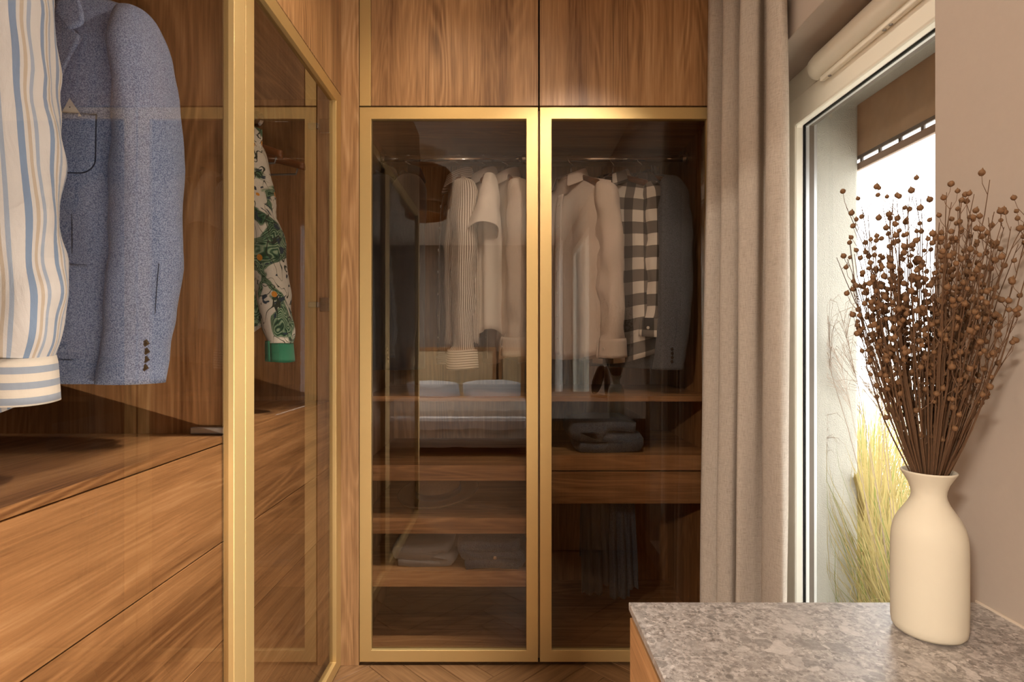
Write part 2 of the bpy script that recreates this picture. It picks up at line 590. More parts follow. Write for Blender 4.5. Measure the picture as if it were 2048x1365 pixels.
M['plaid'] = cloth_plaid('buffalo_check_flannel', 0.088)
M['white_cotton'] = cloth_plain('white_blouse_cotton', (0.82, 0.79, 0.74), 0.35)
M['cream_cotton'] = cloth_plain('cream_cotton', (0.72, 0.64, 0.57), 0.45)
M['pink_cotton'] = cloth_plain('pale_pink_cotton', (0.74, 0.64, 0.57), 0.5)
M['blazer'] = cloth_plain('blue_wool', (0.120, 0.185, 0.37), 0.16, (0.38, 0.485, 0.74), 520.0)
M['blazer_lining'] = cloth_plain('dark_lining', (0.10, 0.085, 0.085), 0.2)
M['dark_wool'] = cloth_plain('charcoal_wool', (0.055, 0.062, 0.078), 0.2, (0.15, 0.17, 0.20), 500.0)
M['black_wool'] = cloth_plain('black_wool', (0.022, 0.022, 0.026), 0.25)
M['seam'] = plain_mat('navy_thread', (0.035, 0.045, 0.085), 0.9)
M['seam_light'] = plain_mat('pale_thread', (0.66, 0.64, 0.60), 0.9)
M['dark_button'] = plain_mat('dark_horn_button', (0.045, 0.028, 0.020), 0.25)
M['pale_button'] = plain_mat('pearl_button', (0.75, 0.70, 0.62), 0.3)
M['denim'] = cloth_plain('dark_denim', (0.045, 0.06, 0.09), 0.7, (0.11, 0.14, 0.19), 400.0)
M['grey_jersey'] = cloth_plain('grey_jersey', (0.26, 0.26, 0.27), 0.6)
M['slate_cloth'] = cloth_plain('slate_twill', (0.10, 0.11, 0.13), 0.5)
M['straw'] = plain_mat('dark_straw', (0.16, 0.105, 0.06), 0.8, 0, 0.2, 220, 0.35, 0.5, 0.003)
M['stem'] = plain_mat('dry_brown_stem', (0.105, 0.052, 0.023), 0.8)
M['pod'] = plain_mat('brown_seed_pod', (0.15, 0.076, 0.033), 0.65, 0, 0.3, 240, 0.3)
M['shade'] = translucent_mat('wood_veneer_shade', (0.42, 0.20, 0.075), 0.3, 0.5)

def pocket_print():
    m, nt, b = new_mat('spotted_white_cotton')
    tc = nt.nodes.new('ShaderNodeTexCoord')
    vo = nt.nodes.new('ShaderNodeTexVoronoi')
    vo.inputs['Scale'].default_value = 110.0
    vo.inputs['Randomness'].default_value = 0.55
    L(nt, tc.outputs['Object'], vo.inputs['Vector'])
    f = math_n(nt, 'LESS_THAN', vo.outputs['Distance'], 0.24)
    L(nt, mix_c(nt, f, (0.80, 0.79, 0.76), (0.05, 0.06, 0.10)), b.inputs['Base Color'])
    b.inputs['Roughness'].default_value = 0.9
    return m
M['pocket_print'] = pocket_print()

# ------------------------------------------------------------------ the room
CEIL = 2.40
def holed_wall(x0, x1, y0, y1, z0, z1, holes):
    """wall slab (thickness along x) with rectangular openings (ya, yb, za, zb), one connected mesh"""
    ys = sorted({y0, y1, *[h[0] for h in holes], *[h[1] for h in holes]})
    zs = sorted({z0, z1, *[h[2] for h in holes], *[h[3] for h in holes]})
    def solid(i, j):
        if i < 0 or j < 0 or i >= len(ys) - 1 or j >= len(zs) - 1:
            return False
        cy, cz = (ys[i] + ys[i + 1]) / 2, (zs[j] + zs[j + 1]) / 2
        return not any(h[0] < cy < h[1] and h[2] < cz < h[3] for h in holes)
    vs, idx, fs = [], {}, []
    def vid(x, y, z):
        k = (x, y, z)
        if k not in idx:
            idx[k] = len(vs); vs.append(k)
        return idx[k]
    for i in range(len(ys) - 1):
        for j in range(len(zs) - 1):
            if not solid(i, j):
                continue
            a, b, c, d = ys[i], ys[i + 1], zs[j], zs[j + 1]
            fs.append((vid(x0, a, c), vid(x0, a, d), vid(x0, b, d), vid(x0, b, c)))
            fs.append((vid(x1, a, c), vid(x1, b, c), vid(x1, b, d), vid(x1, a, d)))
            if not solid(i - 1, j): fs.append((vid(x0, a, c), vid(x1, a, c), vid(x1, a, d), vid(x0, a, d)))
            if not solid(i + 1, j): fs.append((vid(x0, b, c), vid(x0, b, d), vid(x1, b, d), vid(x1, b, c)))
            if not solid(i, j - 1): fs.append((vid(x0, a, c), vid(x0, b, c), vid(x1, b, c), vid(x1, a, c)))
            if not solid(i, j + 1): fs.append((vid(x0, a, d), vid(x1, a, d), vid(x1, b, d), vid(x0, b, d)))
    m = MB()
    m.add(vs, fs)
    return m

BEDW = -3.68       # wall behind the bed
LEFTW = -2.30
floor = struct('floor', MB().box(LEFTW - 0.1, 0.84, BEDW - 0.1, 2.56, -0.12, -0.008), WF)
struct('ceiling', MB().box(LEFTW - 0.1, 0.84, BEDW - 0.1, 2.56, CEIL, CEIL + 0.1), M['ceiling'])
struct('wall_back', MB().box(LEFTW - 0.1, 0.84, 2.46, 2.56, -0.05, CEIL), M['wall'])
struct('wall_left', MB().box(LEFTW - 0.1, LEFTW, BEDW - 0.1, 2.46, -0.05, CEIL), M['wall'])
struct('wall_front', MB().box(LEFTW, 0.715, BEDW - 0.1, BEDW, -0.05, CEIL), M['wall_bed'])
WX = 0.715
struct('wall_right', holed_wall(WX, 0.836, BEDW - 0.1, 2.46, -0.05, CEIL, [(0.925, 1.72, 0.08, 1.864), (-3.50, -1.20, 0.10, 2.30)]), M['wall'], bevel=0.002)
struct('wall_outside', holed_wall(0.874, 1.016, BEDW - 0.1, 2.80, -0.20, 2.75, [(0.925, 1.60, 0.08, 1.776), (-3.50, -1.20, 0.10, 2.30)]), M['stucco'], bevel=0.008)
struct('terrace', MB().box(1.016, 14.0, -9.0, 14.0, -0.30, -0.10), M['terrace'])

# herringbone parquet (pieces in view and around them); each plank a part of the floor
def herringbone():
    w, n = 0.085, 6
    me = {}
    rot = Matrix.Rotation(R(45), 4, 'Z')
    for kind in 'hv':
        m = MB()
        L_, W_ = n * w - 0.0012, w - 0.0012
        m.box(-L_ / 2, L_ / 2, -W_ / 2, W_ / 2, -0.009, 0.0)
        o = m.build('plank', WF)
        me[kind] = o.data
        bpy.data.objects.remove(o)
    origin = Vector((-0.05, 1.55, 0))
    cnt = 0
    for i in range(-40, 41):
        for j in range(-8, 9):
            ax, ay = i + j * n, i - j * n
            for kind, cx, cy in (('h', ax + n / 2, ay + 0.5), ('v', ax + 0.5, ay + 1 + n / 2)):
                c = origin + (rot @ Vector((cx * w, cy * w, 0)))
                if -0.85 < c.x < 0.62 and 1.10 < c.y < 2.32:
                    o = bpy.data.objects.new('plank', me[kind])
                    o.location = c
                    o.rotation_euler = (0, 0, R(45) + (0 if kind == 'h' else R(90)))
                    COL.objects.link(o)
                    o.parent = floor
                    b = o.modifiers.new('bevel', 'BEVEL'); b.width = 0.0012; b.segments = 1
                    cnt += 1
herringbone()

# ------------------------------------------------------------------ window
def pane(name, mats, b, axis, parent, sign=-1):
    """thin sheet; the face looking along sign*axis carries the reflecting skin"""
    m = MB().box(*b)
    order = {('z', -1): 0, ('z', 1): 1, ('y', -1): 2, ('x', 1): 3, ('y', 1): 4, ('x', -1): 5}
    m.mi = [1] * 6
    m.mi[order[(axis, sign)]] = 0
    return m.build(name, mats, parent)

def rect_frame_x(xa, xb, y0, y1, z0, z1, wy0, wy1, wz0, wz1):
    """rectangular frame in the YZ plane, depth along x, mitred corners"""
    o = [(y0, z0), (y1, z0), (y1, z1), (y0, z1)]
    i = [(y0 + wy0, z0 + wz0), (y1 - wy1, z0 + wz0), (y1 - wy1, z1 - wz1), (y0 + wy0, z1 - wz1)]
    vs = [(xa, *p) for p in o] + [(xa, *p) for p in i] + [(xb, *p) for p in o] + [(xb, *p) for p in i]
    fs = []
    for k in range(4):
        k2 = (k + 1) % 4
        fs += [(k, k + 4, k2 + 4, k2), (k + 8, k2 + 8, k2 + 12, k + 12), (k, k2, k2 + 8, k + 8), (k + 4, k + 12, k2 + 12, k2 + 4)]
    m = MB(); m.add(vs, fs)
    return m

def rect_frame_y(ya, yb, x0, x1, z0, z1, wx0, wx1, wz0, wz1):
    m = rect_frame_x(ya, yb, x0, x1, z0, z1, wx0, wx1, wz0, wz1)
    m.v = [(p[1], p[0], p[2]) for p in m.v]
    m.f = [tuple(reversed(f)) for f in m.f]
    return m

win = bpy.data.objects.new('window_1', None); win.location = (0.85, 1.26, 0.08); COL.objects.link(win)
tag(win, kind='structure')
# frame of the wall, sash, seals and the sheets of glass
rect_frame_x(0.833, 0.870, 0.90, 1.725, 0.075, 1.866, 0.070, 0.066, 0.07, 0.075).build('window_frame', M['pvc'], win, bevel=0.004)
rect_frame_x(0.826, 0.853, 0.965, 1.666, 0.140, 1.795, 0.074, 0.074, 0.075, 0.080).build('sash', M['pvc'], win, bevel=0.006)
rect_frame_x(0.8535, 0.8575, 1.036, 1.595, 0.212, 1.718, 0.006, 0.006, 0.006, 0.006).build('gasket', M['gasket'], win)
rect_frame_x(0.8575, 0.868, 1.034, 1.598, 0.210, 1.721, 0.007, 0.007, 0.007, 0.007).build('spacer', M['spacer'], win)
rect_frame_x(0.868, 0.8820, 1.030, 1.602, 0.205, 1.726, 0.011, 0.011, 0.011, 0.011).build('outer_seal', M['brown_frame'], win)
rect_frame_x(0.8820, 0.892, 1.020, 1.603, 0.200, 1.735, 0.012, 0.008, 0.012, 0.012).build('outer_bead', M['spacer'], win)
pane('pane', [M['window_glass'], M['window_glass_in']], (0.8576, 0.8616, 1.035, 1.597, 0.211, 1.720), 'x', win)
pane('pane', [M['window_glass_in'], M['window_glass_in']], (0.8640, 0.8680, 1.035, 1.597, 0.211, 1.720), 'x', win)

win2 = bpy.data.objects.new('window_2', None); win2.location = (0.85, -2.4, 0.3); COL.objects.link(win2)
tag(win2, kind='structure')
rect_frame_x(0.833, 0.880, -3.51, -1.19, 0.09, 2.31, 0.09, 0.09, 0.09, 0.09).build('window_frame', M['pvc'], win2, bevel=0.004)
MB().box(0.835, 0.878, -2.39, -2.31, 0.17, 2.23).build('mullion', M['pvc'], win2, bevel=0.004)
for a, b in ((-3.425, -2.385), (-2.315, -1.275)):
    pane('pane', [M['window_glass'], M['window_glass_in']], (0.855, 0.859, a, b, 0.175, 2.225), 'x', win2)

# ventilator hood on the top of the sash
vent = thing('window_ventilator', (0.80, 1.15, 1.79), 'long white rounded ventilator hood on top of the window frame', 'ventilator')
m = MB()
prof = []
for k in range(13):
    a = R(-80 + 160 * k / 12)
    prof.append((0.828 - 0.044 * math.cos(a) ** 0.8, 1.815 + 0.031 * math.sin(a)))
prof.append((0.8285, 1.846)); prof.append((0.8285, 1.784))
rings = []
for t, s in ((1.475, 0.35), (1.470, 0.72), (1.455, 0.92), (1.43, 1.0), (0.95, 1.0), (0.925, 0.92), (0.912, 0.72), (0.905, 0.35)):
    rings.append([(0.8285 + (x - 0.8285) * s, t, 1.815 + (z - 1.815) * (0.6 + 0.4 * s)) for x, z in prof])
m.loft(rings, True, True, True)
m.build('hood', M['pvc'], vent, smooth=True)
box('base_plate', M['pvc'], (0.812, 0.826, 0.90, 1.44, 1.770, 1.784), vent, 0.003)
for yy in (1.405, 1.20, 1.18, 0.98):
    MB().lathe([(0.0, 0), (0.004, 0), (0.004, 0.002)], (0.8185, yy, 1.768), 'z', 10).build('screw', M['grey_metal'], vent)

# roller screen outside
scr = thing('roller_screen', (1.026, 1.1, 1.6), 'brown exterior roller screen half lowered outside the window', 'screen')
box('fabric', M['screen'], (1.0235, 1.0265, 0.30, 1.80, 1.632, 2.00), scr)
box('hem_bar', M['brown_frame'], (1.0215, 1.0285, 0.30, 1.80, 1.6245, 1.6345), scr, 0.001)
box('bottom_bar', plain_mat('brown_bar', (0.24, 0.15, 0.10), 0.5), (1.019, 1.031, 0.30, 1.80, 1.592, 1.613), scr, 0.002)
for k in range(19):
    y = 0.33 + k * 0.079
    box('link', M['brown_frame'], (1.0225, 1.0275, y, y + 0.010, 1.612, 1.626), scr)

# ------------------------------------------------------------------ curtain
def curtain_mesh(y0, y1, xc, z0, z1, pleats, amp0, amp1, seed, rows=46, cols=260, spread=0.0):
    rings = []
    rnd = random.Random(seed)
    ph = [rnd.uniform(0, 6.28) for _ in range(6)]
    for i in range(rows):
        t = i / (rows - 1)
        z = z1 + (z0 - z1) * t
        amp = amp0 + (amp1 - amp0) * t
        ring = []
        for k in range(cols):
            s = k / (cols - 1)
            w = 2 * math.pi * pleats * s
            wob = 0.35 * math.sin(2.3 * s * 6.28 + ph[0]) + 0.22 * t * math.sin(3.0 * t + 5 * s + ph[1])
            x = xc - spread * t * s + amp * (math.sin(w + wob) * (0.75 + 0.25 * math.sin(4.1 * s + ph[2])) + 0.16 * math.sin(2 * w + ph[3] + 0.8 * t))
            y = y0 + (y1 - y0) * s + amp * 0.55 * math.cos(w + wob + 0.5) + 0.006 * math.sin(5 * t + 9 * s + ph[4])
            x += 0.004 * noise.noise(Vector((s * 14, t * 7, seed)))
            ring.append((x, y, z))
        rings.append(ring)
    m = MB()
    m.loft(rings, closed=False)
    return m

cur = thing('curtain', (0.65, 1.5, 0.0), 'natural beige linen curtain gathered beside the wardrobe at the window', 'curtain')
def gathered_curtain():
    # plan of the gathered folds (x, y) from the wardrobe to the window
    plan = [(0.655, 1.800), (0.628, 1.742), (0.668, 1.722), (0.702, 1.735), (0.690, 1.690), (0.640, 1.660), (0.668, 1.632), (0.708, 1.640), (0.700, 1.590), (0.664, 1.560), (0.636, 1.515), (0.672, 1.490),
            (0.712, 1.520), (0.718, 1.470), (0.690, 1.445), (0.652, 1.400), (0.664, 1.352), (0.690, 1.366), (0.706, 1.400)]
    rings = []
    for i in range(60):
        t = i / 59
        z = 2.36 + (0.02 - 2.36) * t
        ctl = []
        for k, (x, y) in enumerate(plan):
            a = 0.82 + 0.36 * t
            xx = 0.678 + (x - 0.678) * a - 0.018 * t * (1 - k / 18)
            yy = y + 0.012 * math.sin(1.7 * k + 2.6 * t) * t + 0.006 * math.sin(3.1 * k + 6 * t)
            ctl.append((min(xx, 0.712), yy))
        row = lerp_rows(ctl, 200)
        rings.append([(min(p[0], 0.7125) + 0.003 * noise.noise(Vector((q * 0.05, t * 6, 2))), p[1] + 0.003 * noise.noise(Vector((q * 0.05, t * 5, 7))), z) for q, p in enumerate(row)])
    return MB().loft(rings, closed=False)
gathered_curtain().build('drape', M['linen'], cur, smooth=True, solid=0.0012)
m = MB(); m.tube([(0.655, 0.85, 2.372), (0.655, 1.80, 2.372)], 0.009, 12)
rail = thing('curtain_rail', (0.655, 1.3, 2.36), 'white curtain rail under the ceiling above the linen curtain', 'rail')
m.build('track', M['pvc'], rail, smooth=True)
for y in (0.95, 1.72):
    box('bracket', M['pvc'], (0.648, 0.662, y, y + 0.02, 2.372, 2.40), rail)

# ------------------------------------------------------------------ wardrobes
FY = 1.85           # front of the facing wardrobe
def door_y(name_parent, x0, x1, z0, z1, w=0.0395, hinge_side=None):
    d = rect_frame_y(FY, FY + 0.022, x0, x1, z0, z1, w, w, w, w).build('door', M['gold'], name_parent, bevel=0.0012)
    d['label'] = 'champagne gold framed glass door'
    pane('pane', [M['glass'], M['glass_in']], (x0 + w - 0.004, x1 - w + 0.004, FY + 0.012, FY + 0.016, z0 + w - 0.004, z1 - w + 0.004), 'y', d)
    # thin mitre joints at the corners of the frame
    return d

def px_y(x): return (x - CX) / 595.0
def pz_y(y): return CZ - (y - CY) / 595.0

# facing wardrobe, left half
uL = thing('wardrobe', (-0.20, 2.15, 0.0), 'tall oak wardrobe behind the facing glass door left of the gold centre joint', 'wardrobe')
XA, XB = -0.523, 0.092
Zt = 1.862
door_y(uL, px_y(719), px_y(1076.2), pz_y(1325), pz_y(214.5))
bv = 0.0008
box('side_panel', W['z'], (XA, XA + 0.018, 1.876, 2.44, 0.012, Zt + 0.016), uL, bv)
box('side_panel', W['z'], (XB - 0.018, XB, 1.876, 2.44, 0.012, Zt + 0.016), uL, bv)
box('back_panel', W['z'], (XA + 0.018, XB - 0.018, 2.42, 2.438, 0.012, Zt), uL)
box('top_panel', W['x'], (XA + 0.018, XB - 0.018, 1.876, 2.42, Zt, Zt + 0.016), uL, bv)
box('bottom_panel', W['x'], (XA + 0.018, XB - 0.018, 1.876, 2.42, 0.020, 0.044), uL, bv)
box('plinth', M['gasket'], (XA, XB, 1.890, 1.906, 0.0, 0.0118), uL)
XI0, XI1 = XA + 0.0185, XB - 0.0185
box('shelf', W['x'], (XI0, XI1, 1.890, 2.419, 0.8855, 0.9038), uL, bv)
for zt, zb in ((0.6675, 0.6144), (0.486, 0.433), (0.3045, 0.2514)):
    tr = box('tray', W['x'], (XI0, XI1, 1.903, 2.419, zt - 0.018, zt), uL, bv)
    box('tray_front', W['x'], (XI0, XI1, 1.884, 1.9025, zb, zt + 0.0005), tr, bv)
ROD_Z, ROD_Y = 1.806, 2.15
def rod_x(parent, x0, x1, z, y):
    r = MB().tube([(x0, y, z), (x1, y, z)], 0.0125, 16).build('clothes_rod', M['steel'], parent, smooth=True)
    for x, s in ((x0, 1), (x1, -1)):
        MB().lathe([(0.0, 0), (0.024, 0), (0.024, s * 0.006), (0.017, s * 0.010), (0.016, s * 0.022), (0.0, s * 0.022)], (x, y, z), 'x', 20).build('rod_flange', M['steel'], r, smooth=False)
rod_x(uL, XI0, XI1, ROD_Z, ROD_Y)

# facing wardrobe, right half
uR = thing('wardrobe', (0.40, 2.15, 0.0), 'tall oak wardrobe with two drawers behind the facing glass door beside the linen curtain', 'wardrobe')
XA, XB = 0.094, 0.7135
door_y(uR, px_y(1079.8), px_y(1437), pz_y(1325), pz_y(214.5))
box('side_panel', W['z'], (XA, XA + 0.018, 1.876, 2.44, 0.012, Zt + 0.016), uR, bv)
box('side_panel', W['z'], (XB - 0.016, XB, 1.876, 2.44, 0.012, Zt + 0.016), uR, bv)
box('back_panel', W['z'], (XA + 0.018, XB - 0.016, 2.42, 2.438, 0.012, Zt), uR)
box('top_panel', W['x'], (XA + 0.018, XB - 0.016, 1.876, 2.42, Zt, Zt + 0.016), uR, bv)
box('bottom_panel', W['x'], (XA + 0.018, XB - 0.016, 1.876, 2.42, 0.020, 0.044), uR, bv)
box('plinth', M['gasket'], (XA, XB, 1.890, 1.906, 0.0, 0.0118), uR)
XI0, XI1 = XA + 0.0185, XB - 0.0165
box('shelf', W['x'], (XI0, XI1, 1.890, 2.419, 0.8850, 0.9038), uR, bv)
d = box('drawer', W['x'], (XI0, XI1, 1.884, 1.902, 0.6500, 0.7020), uR, bv)
box('drawer_box', W['x'], (XI0 + 0.012, XI1 - 0.012, 1.9025, 2.38, 0.660, 0.684), d)
box('shelf', W['x'], (XI0, XI1, 1.9025, 2.419, 0.685, 0.702), uR, bv)
d = box('drawer', W['x'], (XI0, XI1, 1.884, 1.902, 0.5360, 0.6455), uR, bv)
box('drawer_box', W['x'], (XI0 + 0.012, XI1 - 0.012, 1.9025, 2.38, 0.545, 0.640), d)
rod_x(uR, XI0, XI1, ROD_Z, ROD_Y)

# cupboards above the facing wardrobe
ZU0, ZU1 = pz_y(211.5), 2.392
def cupboard_y(label, x0, x1, strip=None):
    t = thing('wall_cupboard', ((x0 + x1) / 2, 2.15, ZU0), label, 'cupboard')
    xs = x0
    if strip:
        box('trim_strip', M['gold'], (x0, strip, FY, FY + 0.022, ZU0, ZU1), t, 0.001)
        xs = strip + 0.0012
    box('door', W['z'], (xs, x1, FY, FY + 0.020, ZU0, ZU1), t, 0.001)
    for a, b in ((x0 + 0.001, x0 + 0.018), (x1 - 0.018, x1 - 0.001)):
        box('side_panel', W['z'], (a, b, FY + 0.024, 2.44, ZU0, ZU1), t)
    box('bottom_panel', W['x'], (x0 + 0.019, x1 - 0.019, FY + 0.024, 2.44, ZU0, ZU0 + 0.016), t)
    return t
cupboard_y('oak cupboard door with gold edge strip above the facing glass wardrobe', px_y(719), px_y(1076.4), px_y(741.5))
cupboard_y('plain oak cupboard door above the facing wardrobe beside the linen curtain', px_y(1079.4), px_y(1437))
fil = box('filler_panel', W['z'], (-0.600, px_y(717.3), 1.852, 1.874, 0.0, 2.392), None, 0.001)
tag(fil, 'narrow upright oak filler panel in the corner between the two wardrobes', 'panel')

# left wardrobe with doors in the plane x = FX
FX = -0.563
def door_x(parent, y0, y1, z0, z1, w0, w1, wz):
    d = rect_frame_x(FX - 0.022, FX, y0, y1, z0, z1, w0, w1, wz, wz)
    d.f = [tuple(reversed(f)) for f in d.f]
    d = d.build('door', M['gold'], parent, bevel=0.0012)
    d['label'] = 'champagne gold framed glass door'
    pane('pane', [M['glass'], M['glass_in']], (FX - 0.016, FX - 0.012, y0 + w0 - 0.004, y1 - w1 + 0.004, z0 + wz - 0.004, z1 - wz + 0.004), 'x', d, 1)
    return d
ZL1 = 1.915
XD = -0.588                      # drawer fronts
YN0, YM, YF1 = 0.262, 1.176, 1.846
def left_unit(label, y0, y1, far):
    t = thing('wardrobe', (-0.86, (y0 + y1) / 2, 0.0), label, 'wardrobe')
    if far:
        door_x(t, YM + 0.0012, YF1, 0.006, ZL1, 0.040, 0.052, 0.038)
        ya, yb = 1.1795, YF1
    else:
        door_x(t, YN0, YM - 0.0012, 0.006, ZL1, 0.040, 0.047, 0.038)
        ya, yb = YN0, 1.1785
    box('side_panel', W['z'], (-1.18, XD + 0.001, ya, ya + 0.018, 0.01, ZL1 - 0.002), t, bv)
    box('side_panel', W['z'], (-1.18, XD + 0.001, yb - 0.018, yb, 0.01, ZL1 - 0.002), t, bv)
    a, b = ya + 0.0185, yb - 0.0185
    box('back_panel', W['z'], (-1.18, -1.162, a, b, 0.02, ZL1 - 0.02), t)
    box('top_panel', W['y'], (-1.18, XD, a, b, ZL1 - 0.020, ZL1 - 0.002), t, bv)
    box('worktop', W['y'], (-1.161, XD if not far else XD - 0.020, a, b, 0.881, 0.8955), t, 0.0006)
    zs = [0.8795, 0.6775, 0.4735, 0.2695, 0.0655]
    for k in range(4):
        top = zs[k] - 0.0008
        if far and k == 0: top = 0.8955
        d = box('drawer', W['y'], (XD - 0.019, XD, a, b, zs[k + 1] + 0.0012, top), t, 0.0012)
        box('drawer_box', W['y'], (-1.10, XD - 0.020, a + 0.014, b - 0.014, zs[k + 1] + 0.02, zs[k] - 0.03), d)
    box('plinth', W['y'], (XD - 0.04, XD - 0.02, a, b, 0.005, 0.062), t)
    rx = -0.838 if far else -0.875
    r = MB().tube([(rx, a, 1.828), (rx, b, 1.828)], 0.0125, 16).build('clothes_rod', M['steel'], t, smooth=True)
    for y, s in ((a, 1), (b, -1)):
        MB().lathe([(0.0, 0), (0.027, 0), (0.027, s * 0.006), (0.019, s * 0.012), (0.016, s * 0.026), (0.0, s * 0.026)], (rx, y, 1.828), 'y', 24).build('rod_flange', M['steel'], r, smooth=False)
    if far:
        for z in (1.803, 1.213):
            h = box('hinge', M['grey_metal'], (-0.662, -0.628, b - 0.016, b - 0.001, z - 0.009, z + 0.009), t, 0.002)
            box('hinge_plate', M['steel'], (-0.627, -0.592, b - 0.010, b - 0.001, z - 0.024, z + 0.024), h, 0.003)
    else:
        g = box('door_damper', M['spacer'], (-0.664, -0.590, b - 0.014, b - 0.001, 0.8965, 0.9105), t, 0.002)
        g['label'] = 'short grey metal bar'
    return t
left_unit('oak wardrobe with four wide drawers holding the blue blazer, nearest on the left', YN0, YM, False)
left_unit('oak wardrobe with four drawers holding the leaf print shirt, at the left corner', YM, YF1, True)
for lab, a, b in (('oak cupboard door above the left wardrobe in the corner', YM + 0.001, YF1), ('oak cupboard door above the nearest left wardrobe, beside the blazer', YN0, YM - 0.001)):
    t = thing('wall_cupboard', (-0.86, (a + b) / 2, ZL1), lab, 'cupboard')
    box('door', W['z'], (FX - 0.020, FX, a, b, ZL1 + 0.003, 2.392), t, 0.001)
    for q, r_ in ((a, a + 0.017), (b - 0.017, b)):
        box('side_panel', W['z'], (-1.18, FX - 0.024, q, r_, ZL1 + 0.003, 2.392), t)
    box('bottom_panel', W['y'], (-1.18, FX - 0.024, a + 0.018, b - 0.018, ZL1 + 0.003, ZL1 + 0.018), t)

# ------------------------------------------------------------------ chest with stone top
CT = 0.690
CX0, CX1, CY0, CY1 = 0.183, 0.7145, -0.75, 0.842
ch = thing('chest_of_drawers', (0.45, 0.05, 0.0), 'low oak chest of drawers under the grey stone top', 'chest')
box('side_panel', W['z'], (CX0 + 0.020, CX1 - 0.001, CY1 - 0.022, CY1 - 0.002, 0.0, CT - 0.0125), ch, 0.0008)
box('side_panel', W['z'], (CX0 + 0.020, CX1 - 0.001, CY0 + 0.002, CY0 + 0.022, 0.0, CT - 0.0125), ch, 0.0008)
box('back_panel', W['z'], (CX1 - 0.018, CX1 - 0.002, CY0 + 0.023, CY1 - 0.023, 0.0, CT - 0.0125), ch)
box('bottom_panel', W['y'], (CX0 + 0.022, CX1 - 0.02, CY0 + 0.023, CY1 - 0.023, 0.05, 0.066), ch)
zs = [CT - 0.022, 0.50, 0.28, 0.06]
for seg in ((CY0 + 0.003, 0.045), (0.048, CY1 - 0.002)):
    for k in range(3):
        d = box('drawer', W['y'], (CX0 + 0.0015, CX0 + 0.0195, seg[0], seg[1], zs[k + 1] + 0.002, zs[k] - 0.0005), ch, 0.001)
        box('drawer_box', W['y'], (CX0 + 0.021, CX1 - 0.04, seg[0] + 0.03, seg[1] - 0.03, zs[k + 1] + 0.02, zs[k] - 0.03), d)
ct = box('countertop', M['terrazzo'], (CX0, CX1 + 0.0003, CY0, CY1, CT - 0.012, CT), None, 0.0012)
tag(ct, 'grey terrazzo stone countertop under the cream vase', 'countertop')
caulk = MB().box(WX - 0.0022, WX + 0.0005, CY0, CY1, CT, CT + 0.0032).build('sealant_bead', plain_mat('sealant', (0.62, 0.52, 0.42), 0.5))
tag(caulk, 'thin pale sealant bead where the stone top meets the right wall', 'sealant')

# added LED profile under the stone top overhang, brightens the left drawers
fill_led = thing('added_led_profile', (0.19, 0.02, CT - 0.02), 'added slim LED light profile under the front edge of the stone top', 'lamp')
box('channel', M['grey_metal'], (CX0 + 0.0005, CX0 + 0.0012, -0.60, 0.60, CT - 0.0195, CT - 0.0128), fill_led)
le = add_light('added_led_strip', 'AREA', (CX0 - 0.0005, 0.0, CT - 0.016), (0, R(90), 0), 46, (1.0, 0.95, 0.87), 0.006, 1.16)
le.parent = fill_led; le.matrix_parent_inverse = wmat(fill_led).inverted()

# vase
VX, VY = 0.577, 0.757
prof_v = [(0.0, 0.0005), (0.030, 0.0), (0.0390, 0.0015), (0.0425, 0.006), (0.0436, 0.014), (0.0440, 0.05), (0.0440, 0.10), (0.0437, 0.124), (0.0428, 0.136),
        (0.0400, 0.148), (0.0355, 0.158), (0.0298, 0.167), (0.0245, 0.1755), (0.0212, 0.183), (0.0200, 0.189), (0.0206, 0.195), (0.0235, 0.204), (0.0280, 0.2125), (0.0316, 0.2185),
        (0.0323, 0.2200), (0.0316, 0.2214), (0.0298, 0.2212), (0.0272, 0.2172), (0.0225, 0.209), (0.0180, 0.200), (0.0168, 0.190), (0.0180, 0.181), (0.030, 0.160), (0.039, 0.13), (0.039, 0.02), (0.0, 0.016)]
m = MB()
m.lathe(prof_v, (VX, VY, CT), 'z', 72)
vase = m.build('vase', M['vase'], None, smooth=True)
tag(vase, 'matt cream ceramic bottle vase with flared neck on the stone top', 'vase')

